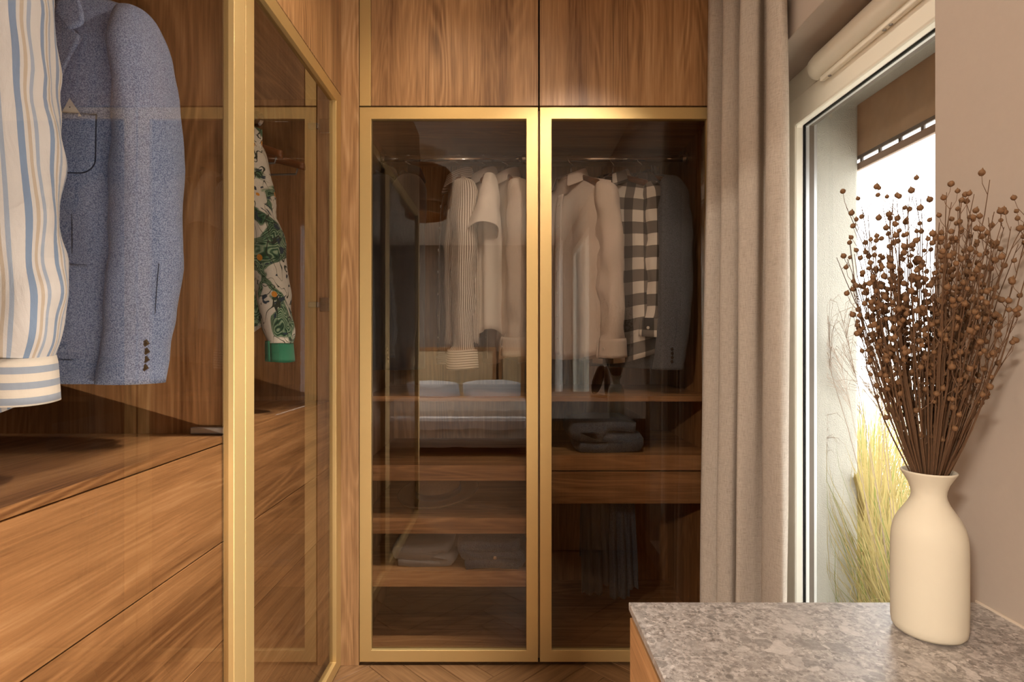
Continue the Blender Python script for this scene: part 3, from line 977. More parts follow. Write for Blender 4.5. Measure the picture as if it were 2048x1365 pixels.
# dried flax: every stalk is a thing of its own, its seed pods are parts
def pod_mesh():
    m = MB()
    m.lathe([(0.0, -0.0042), (0.0022, -0.0036), (0.0040, -0.0012), (0.0042, 0.0008), (0.0030, 0.0030), (0.0012, 0.0043), (0.0003, 0.0062), (0.0, 0.0064)], (0, 0, 0), 'z', 8)
    o = m.build('seed_pod', M['pod'], smooth=True)
    me = o.data
    bpy.data.objects.remove(o)
    return me
POD = pod_mesh()
RIM = CT + 0.221
def flax(seed):
    rnd = random.Random(seed)
    a = rnd.uniform(0, 2 * math.pi)
    q = rnd.random() ** 0.55                      # 0 centre, 1 outer edge of the fan
    top = 0.175 + 0.205 * rnd.random() ** 0.95
    if q > 0.8: top *= 0.94
    spread = 0.122 * q * (0.66 + 0.34 * top / 0.38)
    base = Vector((VX + 0.012 * q * math.cos(a) * 0.9, VY + 0.012 * q * math.sin(a) * 0.9, CT + 0.19))
    foot = Vector((VX - 0.024 * q * math.cos(a), VY - 0.024 * q * math.sin(a), CT + 0.03))
    tip = Vector((VX + spread * math.cos(a), VY + spread * math.sin(a) * 0.9, RIM + top))
    tip.x = min(tip.x, WX - 0.024)
    bow = Vector((math.cos(a), math.sin(a), 0)) * rnd.uniform(-0.010, 0.018)
    pts = []
    for i in range(11):
        t = i / 10
        p = base.lerp(tip, t) + bow * math.sin(math.pi * t) + Vector((rnd.gauss(0, 0.0009), rnd.gauss(0, 0.0009), 0)) * (t * 2)
        pts.append(p)
    m = MB()
    m.tube([foot] + pts, [0.0010] * 7 + [0.0008, 0.0007, 0.0006, 0.0005, 0.0004], 4)
    pods = []
    nb = rnd.randint(6, 9)
    for k in range(nb):
        t = 0.46 + 0.54 * (k + rnd.uniform(0.2, 0.9)) / nb
        if rnd.random() < 0.10: t = rnd.uniform(0.25, 0.5)
        i = min(9, int(t * 10)); u = t * 10 - i
        p = pts[i].lerp(pts[min(i + 1, 10)], min(1, u))
        b = rnd.uniform(0, 6.283)
        ln = rnd.uniform(0.012, 0.042)
        out = Vector((math.cos(b), math.sin(b), 0))
        e = p + out * ln * rnd.uniform(0.25, 0.6) + Vector((0, 0, ln * rnd.uniform(0.65, 1.0)))
        e.x = min(e.x, WX - 0.010)
        mid = p.lerp(e, 0.5) + out * ln * 0.10
        m.tube([p, mid, e], [0.00045, 0.00038, 0.0003], 3)
        pods.append((e, out))
    o = m.build('dried_flax_stalk', M['stem'])
    tag(o, 'thin dried flax stalk with brown seed pods in the cream vase', 'dried flower', 'dried flax stalks in the cream vase')
    for e, out in pods:
        c = bpy.data.objects.new('seed_pod', POD)
        s = rnd.uniform(0.68, 1.0)
        c.scale = (s, s, s)
        c.location = e
        c.rotation_euler = (rnd.uniform(-0.6, 0.6), rnd.uniform(-0.6, 0.6), rnd.uniform(0, 6.28))
        COL.objects.link(c)
        c.parent = o
for k in range(140):
    flax(100 + k)

# round mirror leaning on the wall further along the chest (seen mirrored in the glass door)
mr = thing('table_mirror', (0.66, -0.32, CT), 'round table mirror with dark rim on the stone top', 'mirror')
mm = MB()
mm.lathe([(0.0, 0.0), (0.112, 0.0), (0.112, 0.010), (0.105, 0.012), (0.105, 0.007), (0.0, 0.007)], (0, 0, 0), 'y', 48)
o = mm.build('rim', plain_mat('dark_wood_rim', (0.08, 0.04, 0.02), 0.4), mr, world=False)
o.location = (0, 0, 0.125); o.rotation_euler = (R(14), 0, R(118))
g = MB().lathe([(0.0, 0.0125), (0.1045, 0.0125), (0.1045, 0.0085)], (0, 0, 0), 'y', 48).build('mirror_glass', plain_mat('mirror_silver', (0.8, 0.8, 0.8), 0.03, 1.0), mr, world=False)
g.location = (0, 0, 0.125); g.rotation_euler = (R(14), 0, R(118))
MB().lathe([(0.0, 0.0), (0.06, 0.0), (0.06, 0.008), (0.012, 0.014), (0.0, 0.014)], (0, 0, 0.0005), 'z', 32).build('foot', M['brown_frame'], mr, world=False)

# ------------------------------------------------------------------ ornamental grass outside
def keep_out(m, x, y):
    """blades press against the facade and the pane instead of passing through"""
    out = []
    for vx, vy, vz in m.v:
        lim = 0.912 if y + vy < 1.585 else 1.024
        gx, gy = x + vx, y + vy
        if gx < 1.024 and 1.585 <= gy < 1.75 and y < 1.585:
            gy = 1.585 - 0.05 * (gy - 1.585); lim = 0.912
        if gx < lim:
            gx = lim + 0.03 * (lim - gx)
        out.append((gx - x, gy - y, vz))
    m.v = out

def grass(x, y, h, n, seed, label, mats, lean=(-0.05, 0), plumes=7, spread=0.35):
    rnd = random.Random(seed)
    t = thing('ornamental_grass', (x, y, -0.10), label, 'grass', 'ornamental grasses on the terrace')
    for part, mt, cnt in (('dry_blades', mats[0], n), ('green_blades', mats[1], n // 5)):
        m = MB()
        for _ in range(cnt):
            a = rnd.uniform(0, 6.283); b0 = rnd.uniform(0, 0.09)
            hh = h * rnd.uniform(0.45, 1.0); rr = spread * rnd.uniform(0.15, 1.0) ** 1.2
            w = rnd.uniform(0.0012, 0.0030)
            droop = rnd.uniform(0.0, 0.45)
            ca, sa = math.cos(a), math.sin(a)
            b = []
            nseg = 8
            for i in range(nseg + 1):
                s = i / nseg
                r = b0 + rr * s ** 1.8
                z = hh * (s - droop * s ** 3)
                c = Vector((r * ca + lean[0] * s * s * 2, r * sa + lean[1] * s * s * 2, z))
                c += Vector((rnd.gauss(0, .003), rnd.gauss(0, .003), 0)) * s
                d = Vector((-sa, ca, 0)) * w * (1 - s ** 3)
                b.append((c - d, c + d))
            vs = [p for q in b for p in q]
            m.add(vs, [(2 * i, 2 * i + 1, 2 * i + 3, 2 * i + 2) for i in range(nseg)])
        keep_out(m, x, y)
        tag(m.build(part, mt, t, world=False), kind='stuff')
    for k in range(plumes):
        m = MB()
        a = rnd.uniform(0, 6.283) if k > 3 else math.pi + rnd.uniform(-0.7, 0.7)
        ca, sa = math.cos(a), math.sin(a)
        hh = h * rnd.uniform(0.85, 1.22); rr = rnd.uniform(0.10, 0.24)
        pts = [Vector((0.05 * ca + rr * s * s * ca, 0.05 * sa + rr * s * s * sa, hh * s)) for s in [i / 8 for i in range(9)]]
        m.tube(pts, [0.0016 - 0.00012 * i for i in range(9)], 4)
        for i in range(26):
            s = 0.86 + 0.14 * rnd.random()
            i0 = min(7, int(s * 8)); p = pts[i0].lerp(pts[i0 + 1], s * 8 - i0)
            ln = rnd.uniform(0.10, 0.20)
            b = rnd.gauss(0, 0.5)
            d = Vector((ca * math.cos(b) - sa * math.sin(b), sa * math.cos(b) + ca * math.sin(b), 0))
            q = [p, p + d * ln * 0.35 + Vector((0, 0, ln * 0.45)), p + d * ln * 0.8 + Vector((0, 0, ln * 0.52)), p + d * ln * 1.15 + Vector((0, 0, ln * 0.40))]
            m.tube(q, [0.0006, 0.0007, 0.0006, 0.0003], 3)
        keep_out(m, x, y)
        m.build('plume', M['plume'], t, world=False)
    return t
GM = (M['grass'], M['grass_green'])
grass(1.13, 1.53, 1.05, 420, 5, 'feathery dry grass clump nearest the stucco corner outside the window', GM, (-0.06, 0.0), 12, 0.24)
grass(1.24, 1.88, 1.20, 700, 6, 'dense yellow green grass clump behind the stucco corner outside', GM, (0, 0), 5, 0.34)
grass(1.66, 2.15, 1.15, 560, 7, 'yellow green grass clump standing free outside, behind the vase', GM, (0, 0), 3, 0.36)
grass(1.95, 3.0, 1.25, 520, 8, 'tall dry grass clump furthest from the window outside', GM, (0, 0), 3, 0.5)

# ------------------------------------------------------------------ hangers and clothes
def make_hanger(name, loc, rz, label, mat, bar=True, drop=0.075, half=0.165, group='wooden hangers'):
    t = thing(name, loc, label, 'hanger', group, rz)
    m = MB()
    pts = []
    for k in range(15):
        a = R(200 - 235 * k / 14)
        pts.append((0.0, -0.0165 * math.cos(a), 0.0165 * math.sin(a) - 0.002))
    pts = [(0, 0, -drop + 0.005), (0, 0, -0.034), (0, 0.010, -0.022)] + list(reversed(pts))
    m.tube(pts, 0.0018, 6)
    m.build('hook', M['steel'], t, world=False, smooth=True)
    rings = []
    for k in range(25):
        s = -1 + 2 * k / 24
        x = half * s
        z = -drop - 0.060 * abs(s) ** 1.25
        yy = -0.022 * s * s
        hh = 0.013 + 0.010 * (1 - abs(s)) ** 2
        th = 0.0065 + 0.004 * abs(s) ** 2
        rings.append([(x, yy + th * math.cos(a), z + hh * math.sin(a) * (1 if math.sin(a) > 0 else 0.8)) for a in [2 * math.pi * j / 12 for j in range(12)]])
    MB().loft(rings, True, True, True).build('shoulder_bar', mat, t, world=False, smooth=True)
    if bar:
        m = MB()
        m.tube([(-half * 0.90, -0.016, -drop - 0.058), (-half * 0.86, -0.012, -drop - 0.078), (half * 0.86, -0.012, -drop - 0.078), (half * 0.90, -0.016, -drop - 0.058)], 0.0032, 8)
        m.build('trouser_bar', M['grey_metal'], t, world=False, smooth=True)
    return t

def cat(vals, t):
    n = len(vals) - 1
    k = min(int(t * n), n - 1)
    u = t * n - k
    return vals[k] + (vals[k + 1] - vals[k]) * (u * u * (3 - 2 * u))

def spow(v, e):
    return math.copysign(abs(v) ** e, v)

class Garment:
    """hanging top: torso tube over a hanger, sleeves, collar, cuffs; local x = width, -y = front, z = 0 at the rod"""
    def __init__(s, name, label, cat_, loc, rz, seed, group=None):
        s.t = thing(name, loc, label, cat_, group, rz)
        s.rnd = random.Random(seed)
        s.seed = seed
        s.widths = [0.205, 0.215, 0.222, 0.225, 0.23]
        s.thick = [0.030, 0.050, 0.056, 0.056, 0.056]
        s.zt0, s.slope = -0.068, 0.062
        s.hem = -0.80
        s.hem_curve = 0.0
        s.fold = 0.012
        s.nfold = 7
        s.neck = 0.066
        s.crump = 0.004
    def ztop(s, x):
        return s.zt0 - s.slope * (min(abs(x), 0.26) / 0.2) ** 1.15
    def surf(s, phi, t):
        w, T = cat(s.widths, t), cat(s.thick, t)
        c, sn = math.cos(phi), math.sin(phi)
        x = w * spow(c, 0.75)
        y = -T * spow(sn, 0.8)
        zt = s.ztop(x)
        zb = s.hem + s.hem_curve * (x / w) ** 2
        z = zt + (zb - zt) * t
        k = min(1.0, t * 2.2)
        f = s.fold * k * (math.sin(s.nfold * phi + s.seed) + 0.5 * math.sin((s.nfold * 2 - 3) * phi + 2.1 * s.seed + 1.3 * t))
        f += s.crump * k * noise.noise(Vector((x * 22, y * 22 + s.seed * 3, z * 11))) * 2
        r = Vector((c * 0.25, -sn, 0))
        return Vector((x, y, z)) + r * f
    def front(s, x, z):
        """y of the smooth front surface at x, z"""
        zt = s.ztop(x)
        t = max(0.0, min(1.0, (z - zt) / (s.hem - zt)))
        w, T = cat(s.widths, t), cat(s.thick, t)
        q = max(0.0, 1 - (min(1, abs(x) / w)) ** (2 / 0.75))
        return -T * q ** 0.4
    def torso(s, mat, name='body', vcut=None, K=72, rows=34, solid=0.0018, lining=None):
        rings = []
        for i in range(rows + 1):
            t = (i / rows) ** 1.25
            ring = []
            for k in range(K):
                phi = 2 * math.pi * k / K - math.pi / 2
                p = s.surf(phi, t)
                fr = math.sin(phi) > 0
                if t < 0.12:
                    u = t / 0.12
                    n = abs(p.x) / s.neck
                    if n < 1:
                        ny = math.sqrt(1 - n * n) * 0.048
                        y0 = -ny if fr else ny * 0.8
                        z0 = p.z + 0.022 - (0.045 * (1 - n * n) if fr else -0.004) if i == 0 else p.z
                        p.y = y0 + (p.y - y0) * u
                        p.z = z0
                    else:
                        p.y *= u ** 0.6
                ring.append(tuple(p))
            rings.append(ring)
        skip = None
        if vcut:
            def skip(i, k):
                c = [(rings[a][b]) for a, b in ((i, k), (i, (k + 1) % K), (i + 1, k), (i + 1, (k + 1) % K))]
                x = sum(p[0] for p in c) / 4; y = sum(p[1] for p in c) / 4; z = sum(p[2] for p in c) / 4
                return y < 0 and abs(x) < vcut(z)
        return MB().loft(rings, True, skip=skip).build(name, mat, s.t, smooth=True, world=False, solid=solid)
    def sleeve(s, mat, rows, side, name='sleeve', crump=0.005, folds=0.05, K=36, n=44, open_tilt=0.0, solid=0.0018, vcoord0=0.0):
        """rows: (z, xc, yc, rx, ry); rings are level"""
        rr = lerp_rows(rows, n)
        rings = []
        for i, (z, xc, yc, rx, ry) in enumerate(rr):
            q = i / (n - 1)
            ring = []
            for k in range(K):
                a = 2 * math.pi * k / K + math.pi / 2
                m = 1 + folds * min(1, q * 3) * (math.sin(3 * a + 5 * q + s.seed) * 0.6 + math.sin(5 * a - 7 * q + s.seed * 1.7) * 0.5)
                x = xc + rx * m * math.cos(a)
                y = yc + ry * m * math.sin(a)
                zz = z + open_tilt * q ** 2 * (rx * math.cos(a))
                d = crump * min(1, q * 4) * noise.noise(Vector((x * 20 + s.seed, y * 20, zz * 16)))
                d += crump * 0.45 * min(1, q * 4) * noise.noise(Vector((x * 16, y * 16 + s.seed, zz * 24)))
                ring.append((side * (x + d * math.cos(a) * 1.5), y + d * math.sin(a) * 1.5, zz))
            if side < 0: ring = ring[::-1]
            rings.append(ring)
        return MB().loft(rings, True).build(name, mat, s.t, smooth=True, world=False, solid=solid)
    def cuff(s, mat, z0, z1, xc, yc, rx, ry, side, flare=1.05, dx=0.0, name='cuff', parent=None, split=True):
        K = 40
        rings = []
        for i in range(7):
            q = i / 6
            f = (0.97 if i == 0 else 1.0 + (flare - 1) * q)
            ring = []
            for k in range(K + 1):
                a = 2 * math.pi * k / K + R(250)
                ov = 0.0045 * (k / K) if split else 0
                wob = 1 + 0.02 * math.sin(3 * a + s.seed)
                ring.append((side * (xc + dx * q + (rx * f + ov) * wob * math.cos(a)), yc + (ry * f + ov) * wob * math.sin(a), z0 + (z1 - z0) * q + 0.002 * math.sin(2 * a)))
            if side < 0: ring = ring[::-1]
            rings.append(ring)
        return MB().loft(rings, False).build(name, mat, parent or s.t, smooth=True, world=False, solid=0.003)
    def collar(s, mat, spread=1.0, stand=0.034, fall=0.046):
        rings = []
        zb = s.ztop(s.neck) + 0.012
        for k in range(33):
            a = R(-152 + 304 * k / 32)          # 0 = back of the neck
            ca, sa = math.sin(a), math.cos(a)
            fwd = max(0.0, -sa)
            z = zb - 0.040 * ((1 - sa) / 2) ** 1.3
            def P(r, dz):
                return (r * ca * s.neck / 0.066, r * sa * 0.85 + 0.0, z + dz)
            rings.append([P(0.061, -0.006), P(0.058, stand * 0.6), P(0.057, stand), P(0.062, stand + 0.003), P(0.068, stand * 0.6), P(0.078 + 0.012 * fwd * spread, stand - fall - 0.012 * fwd)])
        return MB().loft(rings, False).build('collar', mat, s.t, smooth=True, world=False, solid=0.0022, sub=1)
    def strip(s, mat, left, right, name, off=0.004, cols=6, rows=24, solid=0.002, parent=None, bulge=0.0, lift=0.0):
        """cloth piece on the front between two edge lines of (x, z)"""
        a, b = lerp_rows(left, rows), lerp_rows(right, rows)
        rings = []
        for p, q in zip(a, b):
            ring = []
            for c in range(cols + 1):
                u = c / cols
                x = p[0] + (q[0] - p[0]) * u
                z = p[1] + (q[1] - p[1]) * u
                ring.append((x, s.front(x, z) - off - lift * u - bulge * math.sin(math.pi * u), z))
            rings.append(ring)
        return MB().loft(rings, False).build(name, mat, parent or s.t, smooth=True, world=False, solid=solid)
    def buttons(s, mat, pts, r=0.0055, name='button', diamond=False, parent=None):
        for p in pts:
            m = MB()
            m.lathe([(0.0, -0.0030), (r * 0.55, -0.0026), (r * 0.75, -0.0034), (r, -0.0026), (r, 0.0), (0.0, 0.0)], (0, 0, 0), 'y', 4 if diamond else 16)
            o = m.build(name, mat, parent or s.t, world=False)
            o.location = p
            if diamond: o.rotation_euler = (0, R(12), 0)
    def line(s, mat, pts, name='seam', r=0.0009, off=0.003, parent=None):
        MB().tube([(x, s.front(x, z) - off, z) for x, z in pts], r, 5).build(name, mat, parent or s.t, world=False)

def std_sleeve(ln=0.60, x0=0.185, lean=0.03, top=-0.135, r=0.050, ry=0.047, yc=0.0, wrist=0.042):
    """long sleeve hanging from a shoulder point"""
    zt = top
    return [(zt + 0.010, x0 - 0.012, yc, 0.006, 0.010), (zt - 0.004, x0 - 0.004, yc, 0.026, 0.034), (zt - 0.035, x0 + 0.006, yc, r * 0.85, ry * 0.9), (zt - 0.10, x0 + 0.010, yc, r, ry),
            (zt - ln * 0.40, x0 + 0.012 + lean * 0.35, yc - 0.004, r * 1.02, ry * 0.95), (zt - ln * 0.70, x0 + 0.010 + lean * 0.7, yc - 0.008, r * 0.98, ry * 0.85), (zt - ln * 0.93, x0 + 0.006 + lean * 0.95, yc - 0.010, r * 0.92, ry * 0.76), (zt - ln, x0 + 0.004 + lean, yc - 0.010, wrist, wrist * 1.15)]

def std_shirt(name, label, loc, rz, seed, mat, mat_v=None, hem=-0.80, ln=0.60, lean=0.03, group=None, placket=True, hanger_label=None, x0=0.185, cuff_mat=None, hem_curve=0.05, wrist=0.042, fold=0.012, width=1.0, short=False):
    g = Garment(name, label, 'shirt', loc, rz, seed, group)
    g.hem = hem; g.hem_curve = hem_curve; g.fold = fold
    g.widths = [w * width for w in g.widths]
    g.torso(mat)
    for sd in (1, -1):
        if short:
            rows = [(-0.105, x0 - 0.015, 0, 0.006, 0.008), (-0.120, x0 - 0.005, 0, 0.024, 0.020), (-0.18, x0 + 0.008, -0.004, 0.044, 0.034), (-0.25, x0 + 0.022, -0.014, 0.056, 0.046), (-0.335, x0 + 0.034, -0.030, 0.062, 0.058)]
            g.sleeve(mat, rows, sd, folds=0.05, open_tilt=0.5)
        else:
            rows = std_sleeve(ln, x0, lean, wrist=wrist)
            g.sleeve(mat, rows, sd, folds=0.07, crump=0.007)
            z, xc, yc, rx, ry = rows[-1]
            cf = g.cuff(cuff_mat or mat_v or mat, z + 0.006, z - 0.062, xc, yc, rx * 1.05, ry * 1.05, sd, 1.08)
            g.buttons(M['pale_button'], [(sd * (xc + 0.01), yc - ry * 1.16, z - 0.03)], parent=cf)
    g.collar(mat)
    if placket:
        p = g.strip(mat, [(-0.016, -0.150), (-0.016, hem + 0.02)], [(0.016, -0.150), (0.016, hem + 0.02)], 'placket', 0.006 + fold * 0.9)
        g.buttons(M['pale_button'], [(0, g.front(0, z) - 0.008 - fold * 0.9, z) for z in [-0.19 - 0.085 * k for k in range(7)]], parent=p)
    make_hanger('coat_hanger', loc, rz, hanger_label, M['hanger'], group='wooden hangers carrying clothes')
    return g

# --- near left wardrobe: striped shirt in front, blue blazer behind it
RX, RZ = -0.875, 1.828
SH = Garment('striped_shirt', 'blue and white striped cotton shirt hanging at the left edge before the blazer', 'shirt', (RX, 0.752, RZ), 0.0, 11)
SH.hem = -0.86; SH.hem_curve = 0.05
SH.torso(M['blue_stripe'])
rows = [(-0.128, 0.170, 0, 0.006, 0.01), (-0.140, 0.176, 0, 0.028, 0.034), (-0.19, 0.181, 0, 0.046, 0.062), (-0.274, 0.184, -0.004, 0.050, 0.064), (-0.36, 0.190, -0.006, 0.052, 0.062), (-0.458, 0.197, -0.008, 0.053, 0.060),
        (-0.55, 0.203, -0.010, 0.055, 0.057), (-0.628, 0.205, -0.010, 0.057, 0.055), (-0.682, 0.206, -0.010, 0.060, 0.054), (-0.735, 0.202, -0.010, 0.058, 0.050), (-0.764, 0.197, -0.010, 0.052, 0.042)]
for sd in (1, -1):
    sl = SH.sleeve(M['blue_stripe'], rows, sd, folds=0.045, crump=0.006, n=70)
    cf = SH.cuff(M['blue_stripe_v'], -0.760, -0.822, 0.197, -0.010, 0.055, 0.044, sd, 1.04, dx=0.002)
    SH.buttons(M['pale_button'], [(sd * 0.150, -0.047, -0.79)], parent=cf)
    MB().tube([(sd * 0.218, -0.066, -0.648), (sd * 0.222, -0.0665, -0.69), (sd * 0.224, -0.0625, -0.73), (sd * 0.226, -0.056, -0.762)], [0.0015, 0.004, 0.005, 0.004], 6).build('sleeve_slit', M['blue_stripe_v'], sl, world=False, smooth=True)
SH.collar(M['blue_stripe'])
SH.strip(M['blue_stripe'], [(-0.016, -0.150), (-0.016, -0.84)], [(0.016, -0.150), (0.016, -0.84)], 'placket', 0.016)
make_hanger('coat_hanger', (RX, 0.752, RZ), 0, 'wooden hanger inside the blue striped shirt at the left edge', M['hanger'])

def make_blazer(label, loc, rz, seed, mat, lining, detailed=True, group=None, sleeve_rows=None, button_mat=None, hem=-0.8155):
    g = Garment('blazer', label, 'blazer', loc, rz, seed, group)
    g.widths = [0.160, 0.178, 0.186, 0.190, 0.196]
    g.thick = [0.040, 0.058, 0.060, 0.058, 0.060]
    g.zt0, g.slope = -0.060, 0.060
    g.hem = hem; g.fold = 0.0035; g.nfold = 4; g.crump = 0.002
    def vcut(z):
        return max(0.0, 0.052 * min(1.0, (z + 0.40) / 0.26)) if z > -0.40 else 0.0
    body = g.torso(mat, vcut=vcut, K=96, rows=44, solid=0.004)
    inner = Garment.torso
    rws = sleeve_rows or [(-0.106, 0.162, 0.0, 0.006, 0.010), (-0.116, 0.166, 0.0, 0.026, 0.034), (-0.146, 0.175, -0.002, 0.036, 0.055), (-0.186, 0.183, -0.006, 0.041, 0.066), (-0.236, 0.192, -0.012, 0.040, 0.070), (-0.30, 0.2025, -0.018, 0.043, 0.070), (-0.409, 0.209, -0.026, 0.049, 0.066),
        (-0.50, 0.2115, -0.032, 0.0525, 0.063), (-0.60, 0.2125, -0.036, 0.0540, 0.060), (-0.68, 0.207, -0.038, 0.0540, 0.056), (-0.735, 0.2005, -0.040, 0.0530, 0.053), (hem + 0.001, 0.190, -0.042, 0.0520, 0.050)]
    if not sleeve_rows: rws = [(r[0], r[1] - 0.013, *r[2:]) for r in rws]
    sls = [g.sleeve(mat, rws, sd, folds=0.028, crump=0.003, n=60, K=48, solid=0.004) for sd in (1, -1)]
    # notched lapels and collar
    for sd in (1, -1):
        lf = [(sd * x, z) for x, z in [(0.049, -0.140), (0.044, -0.165), (0.037, -0.195), (0.027, -0.235), (0.013, -0.30), (-0.004, -0.37), (-0.016, -0.43)]]
        rt = [(sd * x, z) for x, z in [(0.082, -0.181), (0.1015, -0.1935), (0.094, -0.215), (0.083, -0.245), (0.061, -0.30), (0.034, -0.368), (-0.010, -0.435)]]
        lp = g.strip(mat, lf, rt, 'lapel', 0.012 if sd > 0 else 0.009, 8, 30, 0.0035, lift=0.006)
        cl = [(sd * x, z) for x, z in [(0.030, -0.068), (0.045, -0.092), (0.050, -0.118), (0.049, -0.142)]]
        cr = [(sd * x, z) for x, z in [(0.086, -0.085), (0.0925, -0.118), (0.1025, -0.1635), (0.0815, -0.1805)]]
        g.strip(mat, cl, cr, 'collar_leaf', 0.014, 6, 18, 0.0035, lift=0.004)
    rings = []
    for k in range(17):
        a = R(-95 + 190 * k / 16)
        z = g.ztop(g.neck)
        rings.append([(0.062 * math.sin(a), 0.045 * math.cos(a), z + 0.004), (0.056 * math.sin(a), 0.040 * math.cos(a), z + 0.036), (0.066 * math.sin(a), 0.050 * math.cos(a), z + 0.032), (0.082 * math.sin(a), 0.066 * math.cos(a), z - 0.012)])
    MB().loft(rings, False).build('collar', mat, g.t, smooth=True, world=False, solid=0.004)
    if detailed:
        # back lining seen through the neck
        rg = [[(0.16 * u, 0.030 + 0.012 * (1 - u * u), z) for u in [-1 + 2 * k / 10 for k in range(11)]] for z in (-0.13, -0.2, -0.28, -0.36, -0.44)]
        MB().loft(rg, False).build('lining', lining, g.t, smooth=True, world=False)
        # patch pocket with rounded lower corner
        def arc(x0, x1, zt, zb, r):
            pts = [(x1, zt)] + [(x1 - r + r * math.cos(a), zb + r - r * math.sin(a)) for a in [R(9 * k) for k in range(11)]]
            pts += [(x0 + r - r * math.sin(a), zb + r - r * math.cos(a)) for a in [R(9 * k) for k in range(11)]] + [(x0, zt)]
            return pts
        out = arc(0.036, 0.1235, -0.3285, -0.437, 0.026)
        n = len(out)
        lft, rgt = [], []
        for k in range(14):
            z = -0.3285 - (0.437 - 0.3285) * k / 13
            xs = []
            for q in range(n - 1):
                (xa, za), (xb, zb) = out[q], out[q + 1]
                if min(za, zb) - 1e-6 <= z <= max(za, zb) + 1e-6 and abs(za - zb) > 1e-7:
                    xs.append(xa + (xb - xa) * (z - za) / (zb - za))
            if len(xs) < 2: xs = [0.06, 0.10]
            lft.append((min(xs), z)); rgt.append((max(xs), z))
        pk = g.strip(mat, lft, rgt, 'breast_pocket', 0.0062, 8, 20, 0.003)
        g.line(M['seam'], out, 'pocket_seam', 0.0010, 0.0084, pk)
        g.line(M['seam'], [(0.036, -0.330), (0.1235, -0.330)], 'pocket_edge', 0.0006, 0.0086, pk)
        g.line(M['seam'], [(0.082, -0.44 - 0.022 * k) for k in range(9)], 'dart', 0.0009, 0.0035)
        g.line(M['seam'], [(0.02 + 0.012 * k, -0.598) for k in range(14)], 'waist_seam', 0.0006, 0.0035)
        g.line(M['seam'], [(0.02 + 0.012 * k, -0.772) for k in range(14)], 'hem_seam', 0.0006, 0.0035)
        lw = g.strip(mat, [(0.02, -0.60), (0.02, -0.76)], [(0.165, -0.60), (0.165, -0.755)], 'lower_pocket', 0.0055, 10, 14, 0.003)
    # vent line and buttons on the sleeve
    for sd, sl in zip((1, -1), sls):
        def on_sleeve(x, z):
            best = min(lerp_rows(rws, 60), key=lambda r: abs(r[0] - z))
            u = max(-0.98, min(0.98, (x - best[1]) / best[3]))
            return best[2] - best[4] * math.sqrt(1 - u * u)
        vent = [(0.2455, -0.60), (0.2430, -0.64), (0.2390, -0.685), (0.2335, -0.715)]
        MB().tube([(sd * x, on_sleeve(x, z) - 0.0035, z) for x, z in vent], 0.0007, 5).build('vent_seam', M['seam'], sl, world=False)
        g.buttons(button_mat or M['dark_button'], [(sd * x, on_sleeve(x, z) - 0.004, z) for x, z in ((0.2275, -0.7415), (0.2270, -0.7560), (0.2255, -0.7705), (0.2235, -0.7850))], 0.0066, 'button', True, sl)
    return g

BXX = RX + 0.007
BZ = make_blazer('blue grey wool blazer with patch pocket hanging behind the striped shirt', (BXX, 1.05, RZ), 0.0, 4, M['blazer'], M['blazer_lining'])
make_hanger('coat_hanger', (BXX, 1.05, RZ), 0, 'wooden hanger inside the blue grey blazer', M['hanger'], half=0.105, drop=0.110)
# folded pocket square peeping out of the breast pocket
m = MB()
yb = BZ.front(0.08, -0.33) - 0.0045
pt = [(0.0605, -0.336), (0.0775, -0.3005), (0.1005, -0.334)]
vs = [(BXX + x, 1.05 + yb - 0.0016 + 0.002 * (k == 1), RZ + z) for k, (x, z) in enumerate(pt)] + [(BXX + x, 1.05 + yb + 0.0006, RZ + z) for x, z in pt]
m.add(vs, [(0, 2, 1), (3, 4, 5), (0, 1, 4, 3), (1, 2, 5, 4), (2, 0, 3, 5)])
ps = m.build('pocket_square', M['pocket_print'])
tag(ps, 'white spotted pocket square peeping from the breast pocket of the blazer', 'pocket square')

# --- far left wardrobe: leaf print shirt, two empty hangers behind it
RXF = -0.838
TS = Garment('leaf_print_shirt', 'white shirt with green leaf print and green cuffs behind the left glass door', 'shirt', (RXF, 1.50, RZ), 0.0, 21)
TS.hem = -0.735; TS.hem_curve = 0.04
TS.widths = [0.165, 0.160, 0.155, 0.155, 0.160]
TS.zt0, TS.slope = -0.10, 0.075
TS.torso(M['tropical'])
rows = [(-0.178, 0.122, 0, 0.006, 0.010), (-0.188, 0.124, 0, 0.024, 0.030), (-0.215, 0.128, 0, 0.040, 0.052), (-0.270, 0.136, -0.002, 0.046, 0.058), (-0.324, 0.147, -0.004, 0.047, 0.058), (-0.433, 0.169, -0.008, 0.046, 0.054), (-0.569, 0.195, -0.012, 0.044, 0.048),
        (-0.66, 0.209, -0.014, 0.040, 0.043), (-0.715, 0.216, -0.015, 0.036, 0.038), (-0.742, 0.219, -0.015, 0.031, 0.033)]
for sd in (1, -1):
    TS.sleeve(M['tropical'], rows, sd, folds=0.06, crump=0.006, n=56)
    TS.cuff(M['green_cuff'], -0.738, -0.792, 0.2195, -0.015, 0.031, 0.034, sd, 1.06, dx=0.003)
TS.collar(M['tropical'])
make_hanger('coat_hanger', (RXF, 1.50, RZ), 0, 'wooden hanger inside the leaf print shirt', M['hanger'], drop=0.11, half=0.15)
for y, lab, hf, dr in ((1.60, 'empty wooden hanger directly behind the leaf print shirt', 0.196, 0.148), (1.70, 'empty wooden hanger furthest back behind the leaf print shirt', 0.222, 0.150)):
    make_hanger('coat_hanger', (RXF, y, RZ), R(-4), lab, plain_mat('reddish_hanger_wood', (0.24, 0.095, 0.035), 0.35), drop=dr, half=hf, group='empty wooden hangers')

